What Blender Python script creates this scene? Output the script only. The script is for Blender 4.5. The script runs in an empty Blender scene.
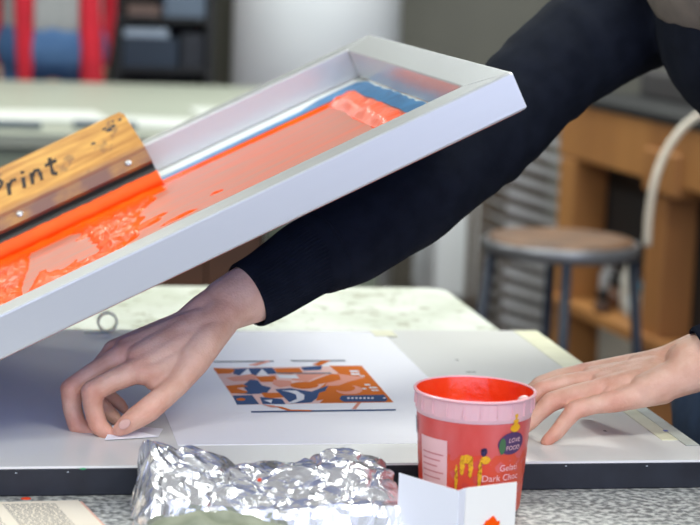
import bpy, bmesh, math, random
import numpy as np
from mathutils import Vector, Matrix, noise
from mathutils.kdtree import KDTree
random.seed(7)
C = bpy.context.scene.collection
PI = math.pi

# ------------------------------------------------------------------ camera frame
f = 2000.0; CAMZ = 1.44
vy = np.array([-380, 332, -f]); vy /= np.linalg.norm(vy)
vx = np.array([10430, -97, -f]); vx -= vy * vx.dot(vy); vx /= np.linalg.norm(vx)
vz = np.cross(vx, vy)
R = np.array([vx, vy, vz])
CP = np.array([0, 0, CAMZ])
def ray(px, py): return R @ (np.array([px - 350, 262.5 - py, -f]) / f)
def at(px, py, y):            # point seen at a pixel, at world distance y
    d = ray(px, py); return Vector(CP + d * y / d[1])
def onz(px, py, z):           # point seen at a pixel, on a horizontal plane
    d = ray(px, py); return Vector(CP + d * (z - CAMZ) / d[2])

# ------------------------------------------------------------------ helpers
def s2l(v): return v / 12.92 if v <= .04045 else ((v + .055) / 1.055) ** 2.4
def rgb(r, g, b): return (s2l(r / 255), s2l(g / 255), s2l(b / 255), 1)
def mat(name, col, rough=.5, metal=0, col2=None, scale=8, bump=0, bscale=60, sss=0, trans=0, ramp=(.35, .65), stretch=(1, 1, 1), coat=0, emit=None, estr=0, detail=4, spec=.5):
    m = bpy.data.materials.new(name); m.use_nodes = True
    nt = m.node_tree; b = nt.nodes['Principled BSDF']
    b.inputs['Base Color'].default_value = col
    b.inputs['Roughness'].default_value = rough; b.inputs['Metallic'].default_value = metal
    b.inputs['Specular IOR Level'].default_value = spec
    if sss:
        b.inputs['Subsurface Weight'].default_value = sss
        b.inputs['Subsurface Radius'].default_value = (.8, .3, .2); b.inputs['Subsurface Scale'].default_value = .006
    if trans: b.inputs['Transmission Weight'].default_value = trans
    if coat: b.inputs['Coat Weight'].default_value = coat; b.inputs['Coat Roughness'].default_value = .12
    if emit: b.inputs['Emission Color'].default_value = emit; b.inputs['Emission Strength'].default_value = estr
    tc = nt.nodes.new('ShaderNodeTexCoord'); mp = nt.nodes.new('ShaderNodeMapping')
    mp.inputs['Scale'].default_value = stretch
    nt.links.new(tc.outputs['Object'], mp.inputs['Vector'])
    if col2:
        n = nt.nodes.new('ShaderNodeTexNoise'); n.inputs['Scale'].default_value = scale; n.inputs['Detail'].default_value = detail
        nt.links.new(mp.outputs[0], n.inputs['Vector'])
        r = nt.nodes.new('ShaderNodeValToRGB')
        r.color_ramp.elements[0].position = ramp[0]; r.color_ramp.elements[1].position = ramp[1]
        r.color_ramp.elements[0].color = col; r.color_ramp.elements[1].color = col2
        nt.links.new(n.outputs['Fac'], r.inputs[0]); nt.links.new(r.outputs[0], b.inputs['Base Color'])
    if bump:
        n2 = nt.nodes.new('ShaderNodeTexNoise'); n2.inputs['Scale'].default_value = bscale; n2.inputs['Detail'].default_value = 4
        nt.links.new(mp.outputs[0], n2.inputs['Vector'])
        bp = nt.nodes.new('ShaderNodeBump'); bp.inputs['Strength'].default_value = bump; bp.inputs['Distance'].default_value = .002
        nt.links.new(n2.outputs['Fac'], bp.inputs['Height']); nt.links.new(bp.outputs[0], b.inputs['Normal'])
    return m
def link(name, me, m=None, parent=None, smooth=False, label=None):
    o = bpy.data.objects.new(name, me); C.objects.link(o)
    if m is not None and not me.materials:
        for k in (m if isinstance(m, (list, tuple)) else [m]): me.materials.append(k)
    if parent: o.parent = parent
    if smooth: me.polygons.foreach_set('use_smooth', [True] * len(me.polygons)); me.update()
    if label: o['label'] = label
    return o
def obj(name, bm, m, parent=None, smooth=False, label=None):
    bmesh.ops.recalc_face_normals(bm, faces=bm.faces)
    me = bpy.data.meshes.new(name); bm.to_mesh(me); bm.free()
    return link(name, me, m, parent, smooth, label)
def tag(o, label, cat, group=None, kind=None):
    o['label'] = label; o['category'] = cat
    if group: o['group'] = group
    if kind: o['kind'] = kind
    return o
def thing(name, label, cat, loc=(0, 0, 0), rz=0, group=None):
    o = bpy.data.objects.new(name, None); C.objects.link(o); o.empty_display_size = .05
    o.location = loc; o.rotation_euler = (0, 0, rz); return tag(o, label, cat, group)
def struct(name, bm, m):
    o = obj(name, bm, m); o['kind'] = 'structure'; return o
def box(bm, x0, x1, y0, y1, z0, z1, bev=0, rot=None, M=None):
    r = bmesh.ops.create_cube(bm, size=1); vs = r['verts']
    for v in vs: v.co = Vector(((x0 + x1) / 2 + v.co.x * (x1 - x0), (y0 + y1) / 2 + v.co.y * (y1 - y0), (z0 + z1) / 2 + v.co.z * (z1 - z0)))
    if bev:
        es = list({e for v in vs for e in v.link_edges})
        q = bmesh.ops.bevel(bm, geom=es, offset=bev, segments=2, profile=.5, affect='EDGES')
        vs = list({v for fc in q['faces'] for v in fc.verts} | {v for v in vs if v.is_valid})
    if M is not None:
        for v in vs: v.co = M @ v.co
    return vs
def BM(): return bmesh.new()
def bx(*a, **k):
    bm = BM(); box(bm, *a, **k); return bm
def capsule(bm, p0, r0, p1, r1, n=20, k=5):
    p0 = Vector(p0); p1 = Vector(p1); ax = p1 - p0; L = ax.length
    if L < 1e-6: ax = Vector((0, 0, 1)); L = 1e-6
    ax.normalize(); q = ax.to_track_quat('Z', 'Y')
    prof = []
    for i in range(1, k + 1): a = -PI / 2 + PI / 2 * i / k; prof.append((r0 * math.cos(a), r0 * math.sin(a)))
    for i in range(0, k): a = PI / 2 * i / k; prof.append((r1 * math.cos(a), L + r1 * math.sin(a)))
    b = bm.verts.new(p0 - ax * r0); t = bm.verts.new(p1 + ax * r1); rings = []
    for r, z in prof: rings.append([bm.verts.new(p0 + q @ Vector((r * math.cos(2 * PI * j / n), r * math.sin(2 * PI * j / n), z))) for j in range(n)])
    for j in range(n):
        bm.faces.new((b, rings[0][(j + 1) % n], rings[0][j])); bm.faces.new((t, rings[-1][j], rings[-1][(j + 1) % n]))
        for a, c in zip(rings, rings[1:]): bm.faces.new((a[j], a[(j + 1) % n], c[(j + 1) % n], c[j]))
def chain(bm, pts):
    for (p, r), (q, s) in zip(pts, pts[1:]): capsule(bm, p, r, q, s)
def ell(bm, c, rad, rot=None):
    r = bmesh.ops.create_uvsphere(bm, u_segments=24, v_segments=16, radius=1)
    for v in r['verts']:
        p = Vector((v.co.x * rad[0], v.co.y * rad[1], v.co.z * rad[2]))
        if rot is not None: p = rot @ p
        v.co = p + Vector(c)
def remesh(bm, voxel, it=6):        # melt overlapping volumes into one continuous skin
    me = bpy.data.meshes.new('tmp'); bm.to_mesh(me); bm.free()
    o = bpy.data.objects.new('tmp', me); C.objects.link(o)
    r = o.modifiers.new('r', 'REMESH'); r.mode = 'VOXEL'; r.voxel_size = voxel
    s = o.modifiers.new('s', 'SMOOTH'); s.factor = .5; s.iterations = it
    dg = bpy.context.evaluated_depsgraph_get(); dg.update()
    out = bpy.data.meshes.new_from_object(o.evaluated_get(dg))
    bpy.data.objects.remove(o); bpy.data.meshes.remove(me)
    return out
def displace(me, fn):       # move every vertex; normals read once up front
    n = len(me.vertices); co = np.empty(n * 3, np.float32); me.vertices.foreach_get('co', co); no = np.array([tuple(q.vector) for q in me.vertex_normals])
    out = [fn(Vector(p), Vector(q)) for p, q in zip(co.reshape(-1, 3), no)]
    me.vertices.foreach_set('co', np.array([tuple(p) for p in out], np.float32).ravel()); me.update()
def tube(bm, pts, rad, n=16, cap=True, fn=None):
    """swept tube through pts (Catmull-Rom already applied by caller), rad list; fn(i,j)->radius factor"""
    pts = [Vector(p) for p in pts]; rings = []; up = None
    for i, p in enumerate(pts):
        t = (pts[min(i + 1, len(pts) - 1)] - pts[max(i - 1, 0)]).normalized()
        if up is None: up = t.orthogonal().normalized()
        up = (up - t * up.dot(t)).normalized(); s = t.cross(up)
        r = rad[i] if isinstance(rad, (list, tuple)) else rad
        rings.append([bm.verts.new(p + (up * math.cos(2 * PI * j / n) + s * math.sin(2 * PI * j / n)) * r * (fn(i, j) if fn else 1)) for j in range(n)])
    for a, c in zip(rings, rings[1:]):
        for j in range(n): bm.faces.new((a[j], a[(j + 1) % n], c[(j + 1) % n], c[j]))
    if cap: bm.faces.new(rings[0][::-1]); bm.faces.new(rings[-1])
    return rings
def spline(P, k=8):
    P = [np.array(p, float) for p in P]; P = [2 * P[0] - P[1]] + P + [2 * P[-1] - P[-2]]; out = []
    for i in range(1, len(P) - 2):
        for j in range(k):
            t = j / k; a, b, c, d = P[i - 1:i + 3]
            out.append(.5 * ((2 * b) + (c - a) * t + (2 * a - 5 * b + 4 * c - d) * t * t + (3 * b - a - 3 * c + d) * t ** 3))
    out.append(P[-2]); return out
def lathe(bm, prof, n=48, c=(0, 0, 0), sx=1, sy=1):
    rings = [[bm.verts.new((c[0] + r * sx * math.cos(2 * PI * j / n), c[1] + r * sy * math.sin(2 * PI * j / n), c[2] + z)) for j in range(n)] for r, z in prof]
    for a, d in zip(rings, rings[1:]):
        for j in range(n): bm.faces.new((a[j], a[(j + 1) % n], d[(j + 1) % n], d[j]))
    return rings
def closed(bm, rings): bm.faces.new(rings[0][::-1]); bm.faces.new(rings[-1])

# ------------------------------------------------------------------ materials
M = {}
M['floor'] = mat('floor_paint', rgb(120, 112, 104), .5, col2=rgb(98, 92, 86), scale=2)
M['wall'] = mat('wall_paint', rgb(138, 137, 127), .8, col2=rgb(130, 129, 120), scale=1.5)
M['pillar'] = mat('pillar_paint', rgb(238, 241, 246), .6, col2=rgb(232, 236, 242), scale=3)
M['ceil'] = mat('ceiling_paint', rgb(225, 225, 220), .8)
M['lamp'] = mat('lamp_diffuser', rgb(250, 250, 240), .5, emit=rgb(250, 250, 238), estr=3)
M['white'] = mat('white_enamel', rgb(225, 226, 226), .4)
M['skin'] = mat('skin', rgb(212, 162, 136), .5, col2=rgb(228, 186, 162), scale=40, bump=.35, bscale=420, sss=.25)
M['nail'] = mat('nail', rgb(204, 158, 144), .32)
M['sweat'] = mat('navy_sweatshirt', rgb(21, 25, 34), .95, col2=rgb(27, 31, 41), scale=40, bump=.5, bscale=900, spec=.1)
M['vest'] = mat('taupe_cloth', rgb(126, 116, 104), .9, col2=rgb(112, 103, 93), scale=30, bump=.4, bscale=500)
M['jean'] = mat('denim', rgb(32, 52, 78), .85, col2=rgb(45, 68, 98), scale=30, bump=.4, bscale=600)
M['hair'] = mat('dark_hair', rgb(40, 28, 20), .6, bump=.8, bscale=200, stretch=(1, 1, .2))
M['eye'] = mat('eye_white', rgb(235, 232, 228), .3)
M['iris'] = mat('iris', rgb(50, 35, 25), .3)
M['lip'] = mat('lip', rgb(170, 95, 90), .5)
M['shoe'] = mat('black_shoe', rgb(25, 25, 27), .6)

# ------------------------------------------------------------------ room
struct('floor', bx(-4, 5, -2.5, 9.2, -.05, 0), M['floor'])
struct('wall_back', bx(-4, 5, 9.2, 9.35, 0, 3.2), M['wall'])
struct('wall_left', bx(-4.15, -4, -2.5, 9.35, 0, 3.2), M['wall'])
struct('wall_right', bx(5, 5.15, -2.5, 9.35, 0, 3.2), M['wall'])
struct('ceiling', bx(-4.15, 5.15, -2.5, 9.35, 3.2, 3.3), M['ceil'])
# front wall with a wide window opening behind the photographer
bm = BM(); box(bm, -4.15, 5.15, -2.65, -2.5, 0, .95); box(bm, -4.15, 5.15, -2.65, -2.5, 2.9, 3.3)
box(bm, -4.15, -3.4, -2.65, -2.5, .95, 2.9); box(bm, 4.2, 5.15, -2.65, -2.5, .95, 2.9)
struct('wall_front', bm, M['wall'])
bm = BM()
for x in (-3.4, -.9, 1.65, 4.15): box(bm, x, x + .05, -2.6, -2.55, .95, 2.9)
box(bm, -3.4, 4.2, -2.6, -2.55, .95, 1.0); box(bm, -3.4, 4.2, -2.6, -2.55, 2.85, 2.9)
struct('window_1', bm, M['white'])
bm = BM(); q = lathe(bm, [(.345, 0), (.345, 3.2)], 40, (at(315, 80, 8.15).x, 8.15, 0)); closed(bm, q)
o = struct('wall_pillar', bm, M['pillar'])
for pl in o.data.polygons: pl.use_smooth = len(pl.vertices) == 4
# ceiling lights, unseen; the front pair is added to brighten the printing board
for i, (x, y) in enumerate([(-1.0, .1), (1.2, .1), (-1.2, 2.9), (1.6, 2.9), (-1.2, 6.3), (1.6, 6.3)]):
    t = thing('unseen_ceiling_light', 'unseen long rectangular ceiling light panel above the workshop, front pair added to light the board', 'ceiling light', (x, y, 3.2), group='ceiling light panels')
    bm = BM(); box(bm, -.65, .65, -.34, -.3, -.06, 0); box(bm, -.65, .65, .3, .34, -.06, 0); box(bm, -.65, -.61, -.3, .3, -.06, 0); box(bm, .61, .65, -.3, .3, -.06, 0)
    obj('light_frame', bm, M['white'], t); obj('diffuser', bx(-.61, .61, -.3, .3, -.045, -.03), M['lamp'], t)

# ------------------------------------------------------------------ work table
def worn_table_mat():
    m = mat('worn_table_paint', rgb(222, 226, 214), .55)
    nt = m.node_tree; b = nt.nodes['Principled BSDF']; L = nt.links.new
    tc = nt.nodes.new('ShaderNodeTexCoord'); sp = nt.nodes.new('ShaderNodeSeparateXYZ'); L(tc.outputs['Object'], sp.inputs[0])
    def noi(s, d=6):
        n = nt.nodes.new('ShaderNodeTexNoise'); n.inputs['Scale'].default_value = s; n.inputs['Detail'].default_value = d; L(tc.outputs['Object'], n.inputs['Vector']); return n
    def ramp(src, a, ca, c, cc):
        r = nt.nodes.new('ShaderNodeValToRGB'); e = r.color_ramp.elements; e[0].position = a; e[0].color = ca; e[1].position = c; e[1].color = cc; L(src, r.inputs[0]); return r
    base = ramp(noi(9).outputs['Fac'], .35, rgb(186, 192, 176), .6, rgb(208, 212, 202))
    chip = ramp(noi(45).outputs['Fac'], .36, (1, 1, 1, 1), .42, (0, 0, 0, 1))
    mx = nt.nodes.new('ShaderNodeMix'); mx.data_type = 'RGBA'; L(chip.outputs[0], mx.inputs[0]); L(base.outputs[0], mx.inputs[6]); mx.inputs[7].default_value = rgb(150, 150, 128)
    grey = ramp(noi(130).outputs['Fac'], .4, rgb(112, 114, 114), .62, rgb(196, 198, 194))
    fr = nt.nodes.new('ShaderNodeMapRange'); fr.inputs[1].default_value = 1.9; fr.inputs[2].default_value = 2.0; fr.inputs[3].default_value = 1; fr.inputs[4].default_value = 0
    L(sp.outputs['Y'], fr.inputs[0])
    m2 = nt.nodes.new('ShaderNodeMix'); m2.data_type = 'RGBA'; L(fr.outputs[0], m2.inputs[0]); L(mx.outputs[2], m2.inputs[6]); L(grey.outputs[0], m2.inputs[7])
    L(m2.outputs[2], b.inputs['Base Color']); return m
M['worn'] = worn_table_mat()
M['tleg'] = mat('table_leg_paint', rgb(120, 122, 118), .6)
t = thing('work_table', 'large work table with a worn white and speckled grey painted top', 'table')
TX0, TX1, TY0, TY1 = -.95, .756, 1.35, 3.1
bm = BM(); vs = []
for cx, cy, a0 in ((TX1 - .035, TY1 - .035, 0), (TX0 + .035, TY1 - .035, 90), (TX0 + .035, TY0 + .035, 180), (TX1 - .035, TY0 + .035, 270)):
    for k in range(7): a = math.radians(a0 + 15 * k); vs.append((cx + .035 * math.cos(a), cy + .035 * math.sin(a)))
lo = [bm.verts.new((x, y, .87)) for x, y in vs]; hi = [bm.verts.new((x, y, .9)) for x, y in vs]
bm.faces.new(hi); bm.faces.new(lo[::-1])
for i in range(len(vs)): j = (i + 1) % len(vs); bm.faces.new((lo[i], lo[j], hi[j], hi[i]))
obj('table_top', bm, M['worn'], t)
for x in (TX0 + .08, TX1 - .14):
    for y in (TY0 + .08, TY1 - .14): obj('leg', bx(x, x + .06, y, y + .06, 0, .87, bev=.004), M['tleg'], t)
for y in (TY0 + .09, TY1 - .13): obj('apron_rail', bx(TX0 + .14, TX1 - .14, y, y + .03, .79, .87), M['tleg'], t)

# ------------------------------------------------------------------ printing board
M['lam'] = mat('white_laminate', rgb(236, 235, 231), .25, col2=rgb(229, 228, 223), scale=3)
M['black'] = mat('black_edge', rgb(20, 23, 30), .5, col2=rgb(30, 34, 42), scale=30)
M['ctape'] = mat('cream_tape', rgb(226, 224, 192), .5, col2=rgb(208, 205, 168), scale=20)
M['ftape'] = mat('clear_tape', rgb(205, 212, 205), .3, col2=rgb(188, 192, 180), scale=40)
t = thing('printing_board', 'flat white laminate printing board with a black front edge lying on the work table', 'board')
BY0, BY1, BX1 = 1.903, 2.592, .767
obj('board_core', bx(-.75, BX1, BY0, BY1, .9005, .9275, bev=.001), M['black'], t, label='black painted board edge')
obj('laminate_top', bx(-.7495, BX1 - .0005, BY0 + .0005, BY1 - .0005, .9275, .93), M['lam'], t, label='white laminate surface')
# tape along the right edge
obj('edge_tape', bx(BX1 - .034, BX1 - .001, 1.985, BY1 - .002, .93, .9306), M['ctape'], t, label='cream tape along the right edge')
obj('edge_tape', bx(BX1 - .016, BX1 - .001, 1.96, 2.2, .9306, .9311), M['ftape'], t, label='pale grey clear tape')
obj('pen_mark', bx(.748, .753, 2.02, 2.026, .9311, .9313), mat('blue_pen', rgb(40, 60, 170), .5), t, label='small blue pen mark')
M['green'] = mat('green_paint', rgb(30, 150, 90), .4)
bm = BM(); ell(bm, (at(83, 468, 1.9028).x, 1.9028, .9272), (.0032, .0006, .0010)); obj('paint_spot', bm, M['green'], t, True, label='green paint spot')
M['fleck'] = mat('white_fleck', rgb(190, 195, 200), .5)
for px, py in ((68, 472), (16, 473), (566, 466), (647, 466)):
    p = at(px, py, BY0); bm = BM(); ell(bm, p, (.0012, .0005, .0005)); obj('paint_spot', bm, M['fleck'], t, True, label='white paint fleck')
M['mark'] = mat('dark_mark', rgb(90, 88, 84), .6)
for px, py, hw, hd in ((471, 372, .006, .0015), (457, 360, .002, .002), (605, 431, .0015, .002)):
    p = onz(px, py, .93); obj('scuff_mark', bx(p.x - hw, p.x + hw, p.y - hd, p.y + hd, .93, .9303), M['mark'], t)

# ------------------------------------------------------------------ paper print
M['paper'] = mat('print_paper', rgb(238, 237, 242), .55, spec=.3)
t = thing('screen_print', 'white sheet of paper with an orange and blue abstract print, lying on the printing board', 'print')
bm = BM(); box(bm, .213, .547, 1.98, 2.575, .93, .9306); obj('paper_sheet', bm, M['paper'], t)
AC = dict(P=rgb(240, 200, 190), O=rgb(220, 112, 28), B=rgb(56, 84, 128), W=rgb(238, 238, 240), K=rgb(234, 160, 138), G=rgb(112, 118, 130))
AM = {k: mat('art_' + n, AC[k], .8, spec=.08) for k, n in zip('POBWKG', ('pale_pink', 'orange', 'blue', 'white', 'salmon', 'grey_line'))}
keys = list('POBWKG')
art = []
def apx(z): p = onz(205 + z[0] / 3.5, 350 + z[1] / 3.5, .9306); return p.x, p.y
def poly(k, *pts): art.append((k, [apx(p) for p in pts]))
def elp(k, c, rx, ry, a0=0, a1=360, n=20): art.append((k, [apx((c[0] + rx * math.cos(math.radians(a0 + (a1 - a0) * i / n)), c[1] - ry * math.sin(math.radians(a0 + (a1 - a0) * i / n)))) for i in range(n + (a1 - a0 < 360))]))
poly('P', (28, 63), (548, 55), (660, 183), (115, 192))
poly('O', (435, 55), (548, 55), (660, 183), (400, 186), (425, 165), (440, 150), (380, 150), (430, 110), (470, 85))
poly('K', (330, 78), (430, 82), (380, 100), (360, 112), (300, 105))
poly('K', (470, 84), (560, 96), (500, 112), (470, 124), (420, 126), (430, 110))
poly('O', (366, 112), (400, 98), (440, 84), (468, 84), (476, 104), (440, 112), (400, 120))
poly('B', (95, 66), (140, 64), (236, 62), (252, 83), (130, 92), (100, 84))
poly('O', (28, 63), (98, 66), (104, 74), (90, 82), (45, 84))
poly('W', (150, 64), (168, 92), (118, 92)); poly('W', (200, 66), (226, 90), (178, 90))
poly('O', (240, 65), (330, 62), (342, 78), (300, 86), (255, 84))
poly('B', (335, 60), (410, 55), (406, 70), (345, 72))
poly('W', (250, 86), (320, 88), (330, 100), (262, 98))
poly('K', (72, 98), (160, 84), (190, 92), (170, 108), (100, 110))
poly('O', (178, 95), (245, 90), (252, 104), (236, 112), (196, 112))
poly('B', (158, 104), (184, 106), (200, 124), (232, 132), (215, 152), (160, 155), (100, 152), (150, 146), (130, 126))
poly('O', (72, 126), (130, 120), (150, 128), (110, 134), (150, 146), (140, 152), (92, 152))
poly('B', (96, 160), (165, 158), (190, 190), (112, 192))
elp('O', (126, 173), 16, 5)
poly('O', (196, 150), (270, 150), (276, 166), (212, 170))
poly('B', (192, 165), (270, 172), (282, 190), (202, 190))
poly('W', (206, 176), (236, 174), (232, 186)); 
poly('K', (240, 104), (300, 108), (310, 124), (262, 132), (236, 120))
poly('B', (245, 138), (300, 134), (372, 146), (432, 124), (420, 146), (395, 166), (372, 184), (300, 188), (270, 160))
poly('W', (268, 142), (320, 142), (348, 158), (346, 174), (314, 186), (286, 187), (322, 172), (318, 156), (296, 148))
elp('O', (348, 124), 50, 12)
poly('O', (400, 150), (450, 136), (462, 150), (430, 172), (388, 178))
elp('K', (505, 140), 46, 16); elp('O', (490, 134), 36, 12)
elp('O', (540, 168), 78, 14)
art.append(('B', [apx(p) for p in ((478, 160), (626, 157), (640, 172), (632, 181), (486, 182), (470, 172))]))
for i in range(7): elp('W', (502 + 14 * i, 169), 5, 3.2, n=8)
elp('W', (628, 169), 5, 2.5, n=8)
for a, b, c, d in ((504, 72, 536, 78), (508, 82, 540, 88), (540, 90, 556, 94), (556, 120, 576, 125), (572, 130, 600, 135), (548, 134, 562, 138), (580, 140, 606, 144)): poly('W', (a, b), (c, b), (c + 5, d), (a + 5, d))
poly('G', (28, 40), (240, 38), (242, 42), (30, 44)); poly('G', (250, 80), (440, 80), (442, 84), (252, 84))
poly('G', (300, 37), (490, 36), (492, 40), (302, 41))
poly('O', (375, 52), (410, 38), (440, 38), (415, 50), (400, 56)); poly('K', (150, 54), (215, 38), (232, 40), (180, 56))
poly('B', (160, 215), (668, 208), (668, 213), (162, 220)); poly('O', (236, 196), (270, 200), (300, 210), (376, 211), (368, 216), (290, 214))
poly('K', (200, 192), (240, 194), (262, 202), (232, 202)); poly('K', (532, 186), (546, 186), (528, 208), (514, 208))
bm = BM(); z = .93062
for i, (k, pts) in enumerate(art):
    lo = [bm.verts.new((x, y, z + i * 8e-6)) for x, y in pts]
    try: fc = bm.faces.new(lo); fc.material_index = keys.index(k)
    except ValueError: pass
for fc in bm.faces:
    if fc.normal.z < 0: fc.normal_flip()
bmesh.ops.triangulate(bm, faces=bm.faces[:])
me = bpy.data.meshes.new('printed_artwork'); bm.to_mesh(me); bm.free()
link('printed_artwork', me, [AM[k] for k in keys], t, label='orange and blue printed artwork of curved shapes')
obj('corner_tape', bx(.532, .562, 2.545, 2.585, .9307, .9311), M['ctape'], t, label='cream tape on the far right corner')
# small folded tab being peeled between finger and thumb
bm = BM()
P = [(.140, 2.000, .9312), (.196, 2.012, .9312), (.204, 2.045, .9312), (.168, 2.05, .9335), (.150, 2.03, .939)]
a = [bm.verts.new(p) for p in P]; b = [bm.verts.new((p[0], p[1], p[2] + .0004)) for p in P]
bm.faces.new(b); bm.faces.new(a[::-1])
for i in range(5): bm.faces.new((a[i], a[(i + 1) % 5], b[(i + 1) % 5], b[i]))
tag(obj('paper_tab', bm, M['paper']), 'small white paper tab pinched between the fingertips of the reaching hand', 'paper')

# loop of tape standing at the board's back edge
bm = BM(); c = Vector((at(107, 336, 2.57).x, 2.57, .9445)); n = 32
rings = [[bm.verts.new((c.x + r * math.cos(2 * PI * j / n), c.y + dy, c.z + r * math.sin(2 * PI * j / n))) for j in range(n)] for r, dy in ((.0135, -.006), (.0135, .006), (.0105, .006), (.0105, -.006))]
for a, b in zip(rings, rings[1:] + rings[:1]):
    for j in range(n): bm.faces.new((a[j], a[(j + 1) % n], b[(j + 1) % n], b[j]))
box(bm, c.x - .03, c.x - .004, c.y - .006, c.y + .006, .9302, .9325)
tag(obj('tape_loop', bm, mat('yellowed_tape', rgb(240, 238, 214), .35, sss=.5), smooth=False), 'small pale yellow loop of tape standing at the back edge of the board', 'tape')

# ------------------------------------------------------------------ screen frame
ang = math.atan2(.4453, .8954); T = Vector((.8954, 0, .4453)); N = Vector((-.4453, 0, .8954)); O = Vector((-.1664, 1.93, .9292))
SL, SW, SH, RW = .80, .735, .0415, .05
def metal_white():
    m = mat('satin_frame', rgb(208, 211, 212), .27, metal=.45, bump=.02, bscale=12, stretch=(1, 12, 12)); return m
M['rail'] = metal_white()
sc = thing('printing_screen', 'pale metal silkscreen frame tilted up to the right above the printing board', 'silkscreen', O); sc.rotation_euler = (0, -ang, 0)
def miter(p):   # p: four (u,v) corners, a mitred rail
    bm = BM(); lo = [bm.verts.new((u, v, .0012)) for u, v in p]; hi = [bm.verts.new((u, v, SH)) for u, v in p]
    bm.faces.new(hi); bm.faces.new(lo[::-1])
    for i in range(4): bm.faces.new((lo[i], lo[(i + 1) % 4], hi[(i + 1) % 4], hi[i]))
    bmesh.ops.recalc_face_normals(bm, faces=bm.faces)
    bmesh.ops.bevel(bm, geom=bm.edges[:], offset=.0022, segments=3, profile=.5, affect='EDGES'); return bm
a, b, c, d = (0, 0), (SL, 0), (SL, SW), (0, SW); e, g, h, i_ = (RW, RW), (SL - .043, RW), (SL - .043, SW - .043), (RW, SW - .043)
for q in ((a, b, g, e), (b, c, h, g), (c, d, i_, h), (d, a, e, i_)):
    o = obj('rail', miter(q), M['rail'], sc)
    for pl in o.data.polygons: pl.use_smooth = False
# worn plastic corner
def mesh_mat():
    m = bpy.data.materials.new('silk_mesh'); m.use_nodes = True; nt = m.node_tree; b = nt.nodes['Principled BSDF']; L = nt.links.new
    b.inputs['Roughness'].default_value = .4; b.inputs['Specular IOR Level'].default_value = .25
    tc = nt.nodes.new('ShaderNodeTexCoord'); mp = nt.nodes.new('ShaderNodeMapping'); mp.inputs['Scale'].default_value = (2, 14, 1); L(tc.outputs['Object'], mp.inputs[0])
    n = nt.nodes.new('ShaderNodeTexNoise'); n.inputs['Scale'].default_value = 4; n.inputs['Detail'].default_value = 5; L(mp.outputs[0], n.inputs['Vector'])
    r = nt.nodes.new('ShaderNodeValToRGB'); r.color_ramp.elements[0].position = .32; r.color_ramp.elements[0].color = rgb(184, 132, 118); r.color_ramp.elements[1].position = .7; r.color_ramp.elements[1].color = rgb(216, 112, 88)
    L(n.outputs['Fac'], r.inputs[0]); L(r.outputs[0], b.inputs['Base Color'])
    tr = nt.nodes.new('ShaderNodeBsdfTranslucent'); tr.inputs[0].default_value = rgb(255, 150, 110)
    mx = nt.nodes.new('ShaderNodeMixShader'); mx.inputs[0].default_value = .08
    L(b.outputs[0], mx.inputs[1]); L(tr.outputs[0], mx.inputs[2]); L(mx.outputs[0], nt.nodes['Material Output'].inputs[0]); return m
obj('mesh_fabric', bx(.006, SL - .006, .006, SW - .006, 0, .0011), mesh_mat(), sc, label='pink stained silk mesh')
def coat_mat():
    m = mat('blue_coat', rgb(136, 160, 232), .35, col2=rgb(124, 148, 224), scale=6); return m
obj('emulsion_coat', bx(.012, SL - .012, .012, SW - .012, -.0008, -.0001), coat_mat(), sc, label='light blue emulsion coat under the mesh')
M['wtape'] = mat('white_screen_tape', rgb(222, 228, 226), .4)
M['blue'] = mat('blue_emulsion', rgb(58, 138, 192), .4, col2=rgb(34, 108, 160), scale=30)
E_ = .0012
def strip(bm, pts, z0, z1):
    lo = [bm.verts.new((u, v, z0)) for u, v in pts]; hi = [bm.verts.new((u, v, z1)) for u, v in pts]
    bm.faces.new(hi); bm.faces.new(lo[::-1]); n = len(pts)
    for i in range(n): bm.faces.new((lo[i], lo[(i + 1) % n], hi[(i + 1) % n], hi[i]))
bm = BM(); strip(bm, [(.05, .62), (.757, .62), (.757, .692), (.05, .692)], E_, E_ + .0006); strip(bm, [(.742, .05), (.757, .05), (.757, .692), (.748, .692)], E_, E_ + .0006)
obj('sealing_tape', bm, M['wtape'], sc, label='white tape sealing the mesh edge')
rnd = random.Random(3)
inner = [(.74 - .0 + rnd.uniform(-.004, .004), .62 - .57 * k / 24) for k in range(25)]
bm = BM(); strip(bm, [(.05, .598)] + [(.05 + .66 * k / 20, .604 + rnd.uniform(-.002, .002)) for k in range(21)] + [(.722, .60)] + [(.728 + rnd.uniform(-.004, .004), .59 - .54 * k / 14) for k in range(15)] + [(.7545 + rnd.uniform(-.0025, .002), .05 + .58 * k / 30) for k in range(31)] + [(.742, .655), (.69, .655), (.66, .632), (.05, .626)][0:4], E_ + .0006, E_ + .0011)
obj('emulsion_border', bm, M['blue'], sc, label='blue stencil emulsion border')

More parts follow.
